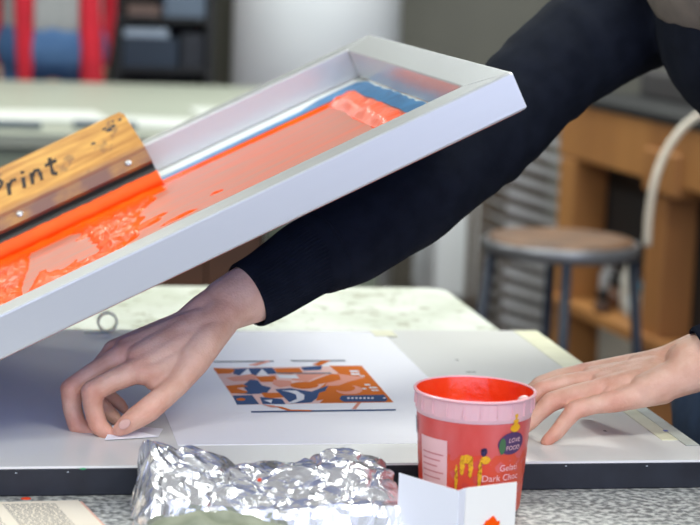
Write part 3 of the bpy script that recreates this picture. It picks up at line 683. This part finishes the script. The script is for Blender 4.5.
# tendons and a vein on the back of the resting hand
for s, e in (((640, 356, 2.012), (596, 372, 2.016)), ((645, 364, 1.995), (604, 380, 1.992)), ((640, 350, 2.03), (590, 366, 2.038))): pass
hand = remesh(hb, .0016, 7)
JT = [MC[k] for k in MC] + [at(*q) for q in ((92, 392, 2.028), (98, 425, 2.022), (113, 434, 2.016), (71, 389, 2.052), (77, 425, 2.046), (97, 435, 2.038), (148, 411, 2.016), (120, 430, 2.01), (203, 306, 2.1), (575, 410, 1.98), (546, 441, 1.973), (551, 402, 1.995), (541, 391, 2.02), (612, 402, 1.985), (600, 390, 2.005), (590, 382, 2.03), (581, 375, 2.055))]
# the rest of the body
bb = BM()
RS = Vector((.945, 2.485, 1.395)); LS = Vector((1.0, 2.13, 1.40)); RE = at(470, 152, 2.245); LE = Vector((1.06, 1.975, 1.10))
chain(bb, [(RS, .055), (at(642, 8, 2.42), .046), (at(560, 70, 2.33), .042), (at(495, 130, 2.265), .040), (at(430, 184, 2.21), .038), (at(352, 242, 2.165), .034), (at(310, 264, 2.145), .031)])
chain(bb, [(LS, .055), ((LS + LE) / 2, .045), (LE, .040), ((.90, 1.985, 1.058), .037)])
chain(bb, [(RS, .06), ((.97, 2.31, 1.43), .085), (LS, .06)])
chain(bb, [((1.02, 2.31, 1.36), .12), ((1.135, 2.32, 1.15), .105), ((1.12, 2.33, .97), .11)])
chain(bb, [((1.05, 2.39, 1.34), .085), ((1.13, 2.40, .97), .09)]); chain(bb, [((1.05, 2.22, 1.34), .085), ((1.13, 2.25, .97), .09)])
chain(bb, [((.96, 2.31, 1.43), .062), ((.90, 2.30, 1.55), .056)])
for sy in (-1, 1):
    y = 2.33 + sy * .095; chain(bb, [((1.10, y, .93), .088), ((1.07, y + sy * .01, .50), .058), ((1.15, y + sy * .01, .10), .040)]); chain(bb, [((1.16, y, .06), .036), ((1.03, y + sy * .02, .035), .028)])
HC = Vector((.865, 2.295, 1.655)); HR = Matrix.Rotation(math.radians(-28), 3, 'Y')
ell(bb, HC, (.096, .076, .112), HR); ell(bb, HC + HR @ Vector((-.035, 0, -.05)), (.062, .055, .068), HR)
capsule(bb, HC + HR @ Vector((-.095, 0, -.002)), .009, HC + HR @ Vector((-.112, 0, -.032)), .013, 12)
for sy in (-1, 1): ell(bb, HC + HR @ Vector((.01, sy * .078, -.015)), (.018, .010, .032), HR)
body = remesh(bb, .007, 6)
jb = BM(); jb.from_mesh(body); jb.from_mesh(hand); me = bpy.data.meshes.new('body'); 
for v in jb.verts: v.co = rel(v.co)
jb.to_mesh(me); jb.free(); link('body', me, M['skin'], pe, True)
kj = KDTree(len(JT))
for i, q in enumerate(JT): kj.insert(rel(q), i)
kj.balance()
at_ = me.color_attributes.new('flush', 'FLOAT_COLOR', 'POINT')      # pinker skin on knuckles and fingertips
at_.data.foreach_set('color', [c for v in me.vertices for c in ((math.exp(-(kj.find(v.co)[2] / .016) ** 2),) * 3 + (1,))])
nt = M['skin'].node_tree; an = nt.nodes.new('ShaderNodeAttribute'); an.attribute_name = 'flush'; mxs = nt.nodes.new('ShaderNodeMix'); mxs.data_type = 'RGBA'; mxs.blend_type = 'MULTIPLY'
mxs.inputs[7].default_value = (.97, .76, .74, 1); src = nt.nodes['Principled BSDF'].inputs['Base Color'].links[0].from_socket
nt.links.new(an.outputs['Fac'], mxs.inputs[0]); nt.links.new(src, mxs.inputs[6]); nt.links.new(mxs.outputs[2], nt.nodes['Principled BSDF'].inputs['Base Color'])
def pchild(name, bm, m, label=None, par=None, smooth=True):
    for v in bm.verts: v.co = rel(v.co)
    return obj(name, bm, m, par or pe, smooth, label)
# nails
def nail(c, d, up, l, w):
    c, d, up = Vector(c), Vector(d).normalized(), Vector(up).normalized(); s = d.cross(up).normalized(); up = s.cross(d); bm = BM()
    Mx = Matrix((d, s, up)).transposed(); ell(bm, c, (l, w, .0011), Mx); pchild('nail', bm, M['nail'], 'pale fingernail')
tdir = at(119.5, 430, 2.009) - at(134, 420, 2.012); tc_ = at(124, 425.5, 2.006)
nail(tc_ + Vector((0, -.0065, .003)), tdir, (0, -1, .45), .0068, .0048)
idr = at(113, 434.5, 2.016) - at(98, 425, 2.022); nail(at(110.5, 437, 2.012), idr, (-.4, -.9, -.3), .005, .0032)
# face
for sy in (-1, 1):
    bm = BM(); ell(bm, HC + HR @ Vector((-.083, sy * .032, .008)), (.010, .014, .010), HR); e_ = pchild('eye', bm, M['eye'])
    bm = BM(); ell(bm, HC + HR @ Vector((-.092, sy * .032, .006)), (.0025, .006, .006), HR); pchild('iris', bm, M['iris'], par=e_)
bm = BM(); ell(bm, HC + HR @ Vector((-.094, 0, -.060)), (.007, .024, .007), HR); pchild('mouth', bm, M['lip'])
bm = BM(); ell(bm, HC + HR @ Vector((.018, 0, .022)), (.100, .086, .112), HR)
for v in list(bm.verts):
    q = HR.inverted() @ (v.co - HC)
    if q.x < -.045: v.co = HC + HR @ Vector((-.045 - (q.x + .045) * -.5, q.y, max(q.z, .045)))
pchild('hair', bm, M['hair'])
# sweatshirt
sw = BM()
AR = [(249, 293, 2.12, .0335), (283, 274, 2.135, .037), (318, 254, 2.15, .046), (350, 239, 2.165, .051), (390, 215, 2.19, .0530), (430, 186, 2.21, .053), (462, 159, 2.24, .056), (493, 130, 2.265, .0585), (520, 101, 2.295, .061), (555, 67, 2.33, .064), (597, 36, 2.375, .070), (640, 8, 2.42, .078), (690, -15, 2.475, .078)]
SP = spline([tuple(at(a, b, c)) + (r,) for a, b, c, r in AR], 6)
armc = [(Vector(p[:3]), p[3]) for p in SP]
rnd = random.Random(2)
chain(sw, [(p, r) for p, r in armc[13:]])
chain(sw, [(Vector((.905, 1.985, 1.06)), .043), (LE, .055), ((LS + LE) / 2 , .060), (LS, .072)])
chain(sw, [(RS + Vector((0, -.01, -.01)), .080), ((.97, 2.31, 1.40), .110), (LS, .078)])
ell(sw, (.948, 2.27, 1.375), (.146, .13, .146))
chain(sw, [((1.03, 2.31, 1.36), .140), ((1.13, 2.32, 1.16), .145), ((1.12, 2.33, .98), .155)])
chain(sw, [((1.03, 2.40, 1.36), .110), ((1.12, 2.41, .98), .138)]); chain(sw, [((1.03, 2.21, 1.35), .110), ((1.12, 2.24, .98), .138)])
swm = remesh(sw, .0055, 5)
swm.materials.clear()
# folds
arr = [(p, (armc[min(i + 1, len(armc) - 1)][0] - armc[max(i - 1, 0)][0]).normalized()) for i, (p, r) in enumerate(armc)]
kd = KDTree(len(arr))
for i, q in enumerate(arr): kd.insert(q[0], i)
kd.balance()
def fold(p, nrm):
    d = noise.noise(Vector((p.x * 14 + p.y * 6, p.z * 14, p.y * 9))) * .0025 + noise.noise(p * 38) * .0012
    best = kd.find(p)[1]; s = best / len(arr)
    if (arr[best][0] - p).length < .1 and .45 < s < .95:
        w = math.sin((p - arr[0][0]).length * 105 + 5 * noise.noise(p * 12)) * .0013 * sm(s, .45, .6); d += w * max(0, .6 + noise.noise(p * 9))
    return rel(p + nrm * d)
displace(swm, fold)
sws = link('sweatshirt', swm, M['sweat'], pe, True)
# cuffs with knit ribs
def cuff(pts, rads, name='cuff', n=260, ribs=65):
    bm = BM(); P = spline([tuple(p) + (r,) for p, r in zip(pts, rads)], 8); k = len(P)
    outer = tube(bm, [p[:3] for p in P], [p[3] for p in P], n, cap=False, fn=lambda i, j: 1 + .016 * math.cos(j * 2 * PI * ribs / n) + (-.03 * (i == 0)))
    inner_ = tube(bm, [p[:3] for p in P], [p[3] - .0022 for p in P], n, cap=False)
    for j in range(n): bm.faces.new((outer[0][j], inner_[0][j], inner_[0][(j + 1) % n], outer[0][(j + 1) % n]))
    return pchild(name, bm, M['sweat'], 'ribbed knit cuff', sws)
cuff([at(247, 296, 2.118), at(266, 286, 2.127), at(286, 273, 2.136), at(307, 259, 2.145), at(324, 251, 2.152)], [.0370, .0385, .0405, .0430, .0450])
cuff([(.772, 1.99, 1.020), (.80, 1.988, 1.030), (.84, 1.987, 1.04), (.89, 1.986, 1.055)], [.0325, .0345, .0365, .040])
# seam ring and underside seam
bm = BM(); c0 = at(326, 250, 2.153); d0 = (at(352, 242, 2.165) - at(300, 269, 2.141)).normalized(); u_ = d0.orthogonal().normalized(); v_ = d0.cross(u_)
pts = [c0 + (u_ * math.cos(a * PI / 24) + v_ * math.sin(a * PI / 24)) * .0462 for a in range(49)]; tube(bm, pts, .0024, 8); pchild('cuff_seam', bm, M['sweat'], par=sws)
bm = BM(); sp_ = spline([(at(346, 282, 2.13)), (at(400, 250, 2.15)), (at(450, 222, 2.175)), (at(500, 182, 2.215)), (at(545, 138, 2.265))], 8)
tube(bm, [(p + (0,) if False else p) for p in sp_], .0018, 8); pchild('arm_seam', bm, M['sweat'], par=sws)
# taupe vest over the shoulders
vb = BM()
chain(vb, [((.905, 2.42, 1.468), .116), ((.96, 2.41, 1.452), .122), ((1.0, 2.31, 1.45), .122), (LS + Vector((.03, .02, .035)), .082)])
chain(vb, [((1.05, 2.39, 1.40), .130), ((1.155, 2.40, 1.08), .137)]); chain(vb, [((1.06, 2.22, 1.40), .130), ((1.155, 2.24, 1.08), .137)])
ell(vb, (.945, 2.26, 1.444), (.172, .172, .135))
vm = remesh(vb, .006, 5); vm.materials.clear()
displace(vm, lambda p, q: rel(p + q * (.002 * noise.noise(p * 20))))
link('vest', vm, M['vest'], pe, True, 'taupe sleeveless vest')
# trousers
tb = BM()
chain(tb, [((1.07, 2.24, .85), .165), ((1.055, 2.36, .86), .165), ((1.06, 2.42, .86), .15)])
for sy in (-1, 1):
    y = 2.33 + sy * .095; chain(tb, [((1.09, y, .92), .118), ((1.07, y + sy * .01, .50), .085), ((1.15, y + sy * .01, .13), .068)])
tm = remesh(tb, .008, 5); tm.materials.clear()
displace(tm, lambda p, q: rel(p + q * (.004 * noise.noise(p * 14))))
link('trousers', tm, M['jean'], pe, True, 'dark blue denim trousers')
for sy in (-1, 1):
    y = 2.33 + sy * .11; bm = BM(); chain(bm, [((1.17, y, .055), .052), ((1.04, y + sy * .02, .045), .042)])
    for v in bm.verts: v.co.z = max(v.co.z, 0.0)
    pchild('shoe', bm, M['shoe'])

# ------------------------------------------------------------------ background: far table and what stands on it
M['ftop'] = mat('far_table_top', rgb(158, 163, 150), .5, col2=rgb(152, 157, 145), scale=2)
M['fap'] = mat('far_table_side', rgb(128, 138, 122), .6)
ft = thing('far_work_table', 'long pale cream work table in the blurred background', 'table')
FX1 = 1.22
obj('table_top', bx(-1.6, FX1, 5.5, 7.5, .86, .9, bev=.004), M['ftop'], ft)
obj('apron_panel', bx(-1.55, FX1 - .05, 5.53, 5.56, .72, .86), M['fap'], ft)
for x in (-1.5, FX1 - .12):
    for y in (5.6, 7.35): obj('leg', bx(x, x + .07, y, y + .07, 0, .86), M['fap'], ft)
M['sheet'] = mat('blurred_sheet', rgb(206, 210, 206), .5)
for i, (x, y, w, h, rz, g) in enumerate([(.15, 6.0, .5, .34, .1, 'loose white sheet at the left of the far table'), (.62, 5.85, .42, .3, -.15, 'loose white sheet in the middle of the far table'), (.9, 6.25, .4, .32, .05, 'loose white sheet near the right end of the far table')]):
    bm = BM(); box(bm, -w / 2, w / 2, -h / 2, h / 2, 0, .006); o = obj('paper_stack', bm, M['sheet']); o.location = (x, y, .901); o.rotation_euler = (0, 0, rz); tag(o, g, 'paper')
for x, y, l in ((.10, 5.62, 'dark grey tool lying on the near edge of the far table at the left'), (.37, 5.68, 'dark grey tool lying on the near edge of the far table beside the sheets')):
    bm = BM(); capsule(bm, (-.07, 0, .012), .012, (.05, 0, .012), .010, 12); box(bm, .05, .10, -.02, .02, .004, .02, bev=.003); o = obj('hand_tool', bm, mat('tool_grey', rgb(96, 108, 118), .5)); o.location = (x, y, .901); tag(o, l, 'tool')

# person behind the far table
fp = thing('person', 'person in blue jeans, grey shirt and open red jacket standing behind the far table', 'person', (.32, 7.95, 0))
b_ = BM()
for s in (-1, 1):
    chain(b_, [((s * .09, 0, .92), .085), ((s * .09, 0, .5), .058), ((s * .09, .01, .09), .042)]); chain(b_, [((s * .09, 0, .05), .036), ((s * .10, -.13, .035), .028)])
    chain(b_, [((s * .18, 0, 1.43), .05), ((s * .21, .08, 1.15), .035), ((s * .19, .08, .93), .03), ((s * .18, .08, .84), .025)])
    for k in range(5): chain(b_, [((s * .18, .08 + (k - 2) * .014, .82), .008), ((s * .175, .075 + (k - 2) * .017, .76 + .012 * abs(k - 2)), .0065)])
chain(b_, [((0, 0, .95), .13), ((0, 0, 1.2), .12), ((0, 0, 1.38), .13)]); chain(b_, [((-.16, 0, 1.43), .06), ((.16, 0, 1.43), .06)]); chain(b_, [((0, 0, 1.43), .06), ((0, 0, 1.55), .055)])
ell(b_, (0, -.01, 1.66), (.078, .095, .115)); capsule(b_, (0, -.10, 1.66), .010, (0, -.115, 1.635), .013)
for s in (-1, 1): ell(b_, (s * .08, 0, 1.65), (.01, .018, .03))
m_ = remesh(b_, .008, 5); link('body', m_, M['skin'], fp, True)
def fch(name, bm, m, vox=None, lab=None):
    if vox: me = remesh(bm, vox, 5); me.materials.clear(); return link(name, me, m, fp, True, lab)
    return obj(name, bm, m, fp, True, lab)
b_ = BM(); chain(b_, [((-.06, 0, 1.0), .160), ((.06, 0, 1.0), .160)])
for s in (-1, 1): chain(b_, [((s * .09, 0, .92), .105), ((s * .09, 0, .5), .08), ((s * .09, .01, .10), .065)])
fch('jeans', b_, mat('far_denim', rgb(44, 78, 122), .85, col2=rgb(70, 102, 142), scale=8), .01)
b_ = BM(); chain(b_, [((-.05, 0, 1.10), .146), ((-.05, 0, 1.38), .140)]); chain(b_, [((.05, 0, 1.10), .146), ((.05, 0, 1.38), .140)])
fch('shirt', b_, mat('grey_shirt', rgb(140, 142, 144), .9), .01)
b_ = BM()
for s in (-1, 1):
    chain(b_, [((s * .125, -.10, 1.42), .055), ((s * .125 + .01, -.13, 1.2), .042), ((s * .13 + .025, -.14, .80), .028 + .02 * (s > 0))]); chain(b_, [((s * .18, 0, 1.43), .07), ((s * .21, .08, 1.15), .045), ((s * .19, .08, .95), .04)])
chain(b_, [((-.1, .09, 1.4), .09), ((-.1, .09, .85), .09)]); chain(b_, [((.1, .09, 1.4), .09), ((.1, .09, .85), .09)])
fch('jacket', b_, mat('red_jacket', rgb(196, 20, 44), .8, col2=rgb(172, 16, 38), scale=6), .01)
b_ = BM(); ell(b_, (0, .02, 1.70), (.09, .10, .10)); fch('hair', b_, M['hair'])
for s in (-1, 1):
    b_ = BM(); ell(b_, (s * .03, -.095, 1.67), (.012, .008, .008)); fch('eye', b_, M['eye'])
    b_ = BM(); ell(b_, (s * .09, -.06, .045), (.05, .14, .045)); fch('shoe', b_, M['shoe'])
b_ = BM(); ell(b_, (0, -.098, 1.60), (.022, .006, .006)); fch('mouth', b_, M['lip'])

# dark shelving with boxes
M['dk'] = mat('dark_shelf', rgb(24, 25, 28), .6)
sh = thing('shelving_unit', 'dark shelving unit standing left of the white pillar', 'shelf', (0, 0, 0))
X0, X1, SY = .575, 1.0, 8.13
obj('back_panel', bx(X0, X1 - .02, SY + .36, SY + .38, .0, 1.9), M['dk'], sh)
for x in (X0, X1 - .05):
    obj('side_panel', bx(x, x + .03, SY, SY + .36, 0, 1.9), M['dk'], sh)
for z in (.3, .66, .90, 1.105, 1.42, 1.7): obj('shelf', bx(X0 + .03, X1 - .05, SY + .01, SY + .36, z, z + .02), M['dk'], sh)
o = obj('storage_tray', bx(X0 + .04, X0 + .22, SY + .03, SY + .3, 1.0405, 1.075, bev=.004), mat('pale_blue_tray', rgb(150, 164, 182), .5)); tag(o, 'pale blue-grey tray lying on a dark box in the shelving unit', 'tray')
o = obj('storage_box', bx(X0 + .035, X0 + .26, SY + .02, SY + .32, .9205, 1.04, bev=.004), mat('dark_blue_box', rgb(34, 48, 66), .6)); tag(o, 'dark blue storage box under the pale tray', 'box')
o = obj('storage_box', bx(X0 + .275, X0 + .37, SY + .04, SY + .3, .9205, 1.06, bev=.004), mat('charcoal_box', rgb(30, 34, 44), .6)); tag(o, 'charcoal storage box at the right of the lower shelf', 'box')
o = obj('storage_box', bx(X0 + .2, X0 + .37, SY + .03, SY + .3, 1.1255, 1.24, bev=.004), mat('slate_box', rgb(88, 102, 120), .6)); tag(o, 'slate grey storage box on the upper shelf', 'box')
o = obj('storage_box', bx(X0 + .05, X0 + .185, SY + .03, SY + .28, 1.1255, 1.17, bev=.004), mat('brown_box', rgb(104, 84, 78), .6)); tag(o, 'low brown cardboard box on the upper shelf', 'box')

# low wooden crate seen under the tilted screen
M['pine'] = mat('workshop_wood', rgb(180, 126, 70), .55, col2=rgb(150, 100, 54), scale=4, stretch=(1, 1, .15), bump=.2)
M['dkwood'] = mat('dark_wood', rgb(84, 52, 34), .6, col2=rgb(60, 38, 26), scale=6, stretch=(.2, 1, 1))
cr = thing('wooden_cabinet', 'low brown wooden cabinet beyond the work table, glimpsed beneath the silkscreen', 'cabinet')
cx0 = at(150, 260, 4.6).x; cx1 = at(262, 260, 4.6).x
obj('carcass', bx(cx0, cx1, 4.6, 4.95, .08, .86, bev=.004), M['dkwood'], cr); obj('cabinet_top', bx(cx0 - .02, cx1 + .02, 4.57, 4.97, .86, .885, bev=.003), M['pine'], cr)
for k in range(2):
    xa = cx0 + .01 + k * (cx1 - cx0 - .02) / 2; d_ = obj('door', bx(xa, xa + (cx1 - cx0 - .02) / 2 - .005, 4.585, 4.6, .1, .84), M['dkwood'], cr)
    bm = BM(); ell(bm, (xa + (.02 if k else (cx1 - cx0) / 2 - .04), 4.58, .5), (.01, .01, .01)); obj('knob', bm, M['pine'], d_, True)
for x in (cx0, cx1 - .04):
    for y in (4.6, 4.91): obj('foot', bx(x, x + .04, y, y + .04, 0, .08), M['dkwood'], cr)

# white cabinet right of the pillar
wc = thing('white_cabinet', 'plain white cabinet against the back of the workshop, between the pillar and the drying rack', 'cabinet')
wx0, wx1 = at(436, 250, 7.6).x, at(500, 250, 7.6).x
obj('carcass', bx(wx0, wx1, 7.6, 8.0, .06, .80, bev=.005), M['pillar'], wc); obj('door', bx(wx0 + .01, wx1 - .01, 7.585, 7.6, .09, .78), M['pillar'], wc); obj('plinth', bx(wx0 + .02, wx1 - .02, 7.62, 7.98, 0, .06), M['dk'], wc)

# drying rack
dr = thing('drying_rack', 'tall print drying rack with grey wire shelves left of the wooden workbench', 'drying rack')
M['grey'] = mat('rack_metal', rgb(196, 198, 202), .4); M['dkg'] = mat('rack_frame', rgb(104, 92, 82), .5)
rx0, rx1, ry = at(504, 250, 6.6).x, at(566, 250, 6.6).x, 6.6
for x in (rx0, rx1 + .05):
    for y in (ry, ry + .5): obj('post', bx(x, x + .025, y, y + .025, 0, 1.0), M['dkg'], dr)
obj('back_sheet', bx(rx0 + .03, rx1 + .05, ry + .48, ry + .49, .05, 1.0), M['dkg'], dr)
for k in range(16):
    z = .12 + k * .055; bm = BM()
    vs = box(bm, rx0 - .0, rx1 + .07, ry - .005, ry + .012, z, z + .026)
    for v in vs: v.co.z += (v.co.x - rx0) * -.30
    for q in range(6):
        xx = rx0 + .05 + q * (rx1 + .02 - rx0) / 6; vs = box(bm, xx, xx + .006, ry, ry + .47, z, z + .005)
        for v in vs: v.co.z += (v.co.x - rx0) * -.30
    obj('wire_shelf', bm, M['grey'], dr)

# wooden workbench
wb = thing('wooden_workbench', 'heavy wooden workbench with thick beams behind the round stool', 'workbench')
A = at(582, 122, 6.1); Bp = at(705, 160, 5.25)          # centre line of the near top beam
def beam(a, b, w, h, m=M['pine'], name='beam', par=wb):
    a, b = Vector(a), Vector(b); d = (b - a); L_ = d.length; d.normalize(); s = Vector((-d.y, d.x, 0)).normalized(); u = d.cross(s) * -1 if d.cross(s).z < 0 else d.cross(s)
    bm = BM(); Mx = Matrix((d, s, u)).transposed().to_4x4(); Mx.translation = a
    box(bm, 0, L_, -w / 2, w / 2, -h / 2, h / 2, bev=.006, M=Mx); return obj(name, bm, m, par)
zt = .89
A.z = zt; Bp.z = zt
ex = (Bp - A).normalized(); sd = Vector((-ex.y, ex.x, 0)); 
if sd.y < 0: sd = -sd
B2 = Bp + ex * .35; A2 = A - ex * .06
beam(A2, B2, .10, .17); beam(A2 + sd * .62, B2 + sd * .62, .10, .17)
beam(A2 + sd * .31 + Vector((0, 0, .101)), B2 + sd * .31 + Vector((0, 0, .101)), .74, .03, name='bench_top', m=M['dk'])
def post(p, w=.105, z1=.80): 
    d = ex; bm = BM(); Mx = Matrix((ex, sd, Vector((0, 0, 1)))).transposed().to_4x4(); Mx.translation = Vector((p.x, p.y, 0)); box(bm, -w / 2, w / 2, -w / 2, w / 2, 0, z1, bev=.006, M=Mx); return obj('leg', bm, M['pine'], wb)
LA = at(581, 220, 6.08); LB = at(673, 250, 5.45)
post(LA, .12); post(LB, .125); post(LA + sd * .6); post(LB + sd * .6)
bm = BM(); Mx = Matrix((ex, sd, Vector((0, 0, 1)))).transposed().to_4x4(); Mx.translation = Vector((LB.x, LB.y, 0)); box(bm, -.06, .16, -.085, .03, .775, .90, bev=.01, M=Mx); obj('joint_block', bm, M['pine'], wb)
# dark panel between the legs and a lower shelf
Mx2 = Matrix((ex, sd, Vector((0, 0, 1)))).transposed().to_4x4(); Mx2.translation = Vector((LA.x, LA.y, 0)); LL = (Vector((LB.x, LB.y, 0)) - Vector((LA.x, LA.y, 0))).length
bm = BM(); box(bm, .07, LL - .07, .06, .08, .50, .79, M=Mx2); obj('dark_panel', bm, M['dk'], wb, label='near-black recessed panel')
bm = BM(); box(bm, -.06, LL + .2, -.08, .6, .33, .36, M=Mx2); obj('lower_shelf', bm, M['pine'], wb)
bm = BM(); box(bm, -.045, -.025, .06, .6, .36, .56, M=Mx2); obj('end_panel', bm, M['dkwood'], wb, label='brown lower end panel')
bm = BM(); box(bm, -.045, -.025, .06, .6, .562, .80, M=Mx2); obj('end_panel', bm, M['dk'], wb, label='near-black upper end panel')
bm = BM(); box(bm, LL + .066, LL + .35, .05, .07, .36, .78, M=Mx2); obj('side_panel', bm, M['dk'], wb, label='near-black sheet imitating a shaded side opening')  # solid near-black sheet, shade of a side opening put into its colour
def onshelf(u, v): p = Mx2 @ Vector((u, v, 0)); return (p.x, p.y, .3605)
def jar(u, v, r, h, m, label, cap=None, name='jar', cat='jar'):
    t_ = thing(name, label, cat, onshelf(u, v)); bm = BM(); q = lathe(bm, [(r * .9, 0), (r, .008), (r, h * .8), (r * .6, h * .92), (r * .6, h)], 24); closed(bm, q); obj('body', bm, m, t_, True)
    bm = BM(); q = lathe(bm, [(r * .66, h), (r * .66, h + .028), (r * .55, h + .032)], 24); closed(bm, q); obj('cap', bm, cap or M['white'], t_, True)
jar(.385, .03, .036, .075, mat('clear_jar', rgb(190, 196, 198), .2), 'pale grey jar with a bright blue cap under the workbench', mat('cyan_cap', rgb(40, 160, 200), .4))
jar(.305, .04, .028, .15, mat('pale_bottle', rgb(200, 196, 188), .4), 'pale bottle with a white cap in the middle of the bench shelf', name='bottle', cat='bottle')
jar(.225, .03, .034, .07, mat('brown_jar', rgb(96, 58, 34), .3), 'brown jar with a dark cap near the bench leg', M['dk'])
jar(.30, -.045, .026, .04, mat('dark_brown_pot', rgb(70, 42, 26), .4), 'small dark brown pot at the front of the bench shelf', M['dk'], name='pot', cat='pot')
jar(.17, .03, .028, .12, mat('grey_bottle', rgb(150, 150, 152), .4), 'grey bottle at the back left of the bench shelf', name='bottle', cat='bottle')
# dark machine on the bench
bmx = BM(); Mx3 = Mx2.copy(); box(bmx, .05, .62, .15, .5, 1.008, 1.09, bev=.01, M=Mx3); mc = obj('machine_body', bmx, mat('machine_grey', rgb(58, 56, 58), .6))
mt = thing('bench_machine', 'dark grey machine housing with a red knob on top of the wooden workbench', 'machine'); mc.parent = mt
bm = BM(); ell(bm, Mx2 @ Vector((.50, .20, 1.112)), (.028, .028, .026)); obj('knob', bm, mat('red_knob', rgb(190, 60, 56), .4), mt, True, label='red knob')

# round stool with back hoop
sc_ = at(561, 242, 4.75); sz = sc_.z
st = thing('round_stool', 'round stool with a brown wooden seat, grey metal rim and dark blue legs', 'stool', (sc_.x, sc_.y, 0))
bm = BM(); q = lathe(bm, [(.02, sz + .012), (.14, sz + .014), (.178, sz + .012), (.183, sz + .004), (.183, sz - .012)], 48); bm.faces.new(q[-1]); bm.faces.new(q[0][::-1]); obj('seat', bm, mat('seat_wood', rgb(122, 86, 56), .6, col2=rgb(88, 60, 40), scale=14), st, True)
M['steel'] = mat('stool_metal', rgb(128, 130, 136), .35, metal=.6)
bm = BM(); lathe(bm, [(.184, sz - .028), (.196, sz - .028), (.197, sz + .002), (.190, sz + .006), (.184, sz + .002), (.184, sz - .028)], 48); obj('seat_rim', bm, M['steel'], st, True, label='grey metal seat rim')
M['sleg'] = mat('stool_leg_paint', rgb(32, 42, 60), .5)
for a in (186, 258, 355, 80):
    ca, sa = math.cos(math.radians(a)), math.sin(math.radians(a)); bm = BM(); tube(bm, [(.183 * ca, .183 * sa, sz - .02), (.225 * ca, .225 * sa, sz * .45), (.262 * ca, .262 * sa, 0.002)], .0135, 12); obj('leg', bm, M['sleg'], st, True)
bm = BM(); tube(bm, [(.232 * math.cos(a * PI / 24), .232 * math.sin(a * PI / 24), .25) for a in range(49)], .009, 10, cap=False); obj('foot_ring', bm, M['sleg'], st, True)
hoop = [at(647, 246, 4.75), at(649, 215, 4.75), at(655, 180, 4.76), at(668, 148, 4.8), at(690, 122, 4.85), at(720, 108, 4.9), at(750, 120, 4.95)]
hoop = [Vector(h_) - Vector((sc_.x, sc_.y, 0)) for h_ in hoop]
bm = BM(); tube(bm, spline(hoop, 6), .0105, 12); obj('back_hoop', bm, mat('cream_tube', rgb(204, 194, 178), .4), st, True, label='bent cream tube rising from the seat')

# ------------------------------------------------------------------ lights, world, camera
def area(name, loc, target, sx, sy, power, col):
    l = bpy.data.lights.new(name, 'AREA'); l.shape = 'RECTANGLE'; l.size = sx; l.size_y = sy; l.energy = power; l.color = col
    o = bpy.data.objects.new(name, l); C.objects.link(o); o.location = loc
    o.rotation_euler = (Vector(target) - Vector(loc)).to_track_quat('-Z', 'Y').to_euler(); return o
for x, y, p in ((-1.0, .1, 38), (1.2, .1, 38), (-1.2, 2.9, 42), (1.6, 2.9, 50), (-1.2, 6.3, 76), (1.6, 6.3, 88)): area('unseen_ceiling_lamp', (x, y, 3.13), (x, y, 0), 1.2, .58, p, (.96, 1, .95))  # first two lamps are added to lift the light under the screen
area('window_light', (.2, -2.4, 1.95), (.3, 2.5, 1.0), 6.5, 1.9, 108, (.62, .66, 1.0))
w = bpy.data.worlds.new('World'); bpy.context.scene.world = w; w.use_nodes = True
w.node_tree.nodes['Background'].inputs[0].default_value = (.62, .72, 1, 1); w.node_tree.nodes['Background'].inputs[1].default_value = 1.2
cam = bpy.data.cameras.new('Camera'); co = bpy.data.objects.new('Camera', cam); C.objects.link(co)
cam.sensor_width = 36; cam.lens = f * 36 / 700; cam.clip_start = .05
Mc = Matrix([list(r) for r in R]).to_4x4(); Mc.translation = Vector(CP); co.matrix_world = Mc
cam.dof.use_dof = True; cam.dof.focus_distance = 2.07; cam.dof.aperture_fstop = 5.8
sc0 = bpy.context.scene; sc0.camera = co
sc0.view_settings.view_transform = 'Standard'; sc0.view_settings.look = 'None'; sc0.view_settings.exposure = -0.13; sc0.view_settings.gamma = 1
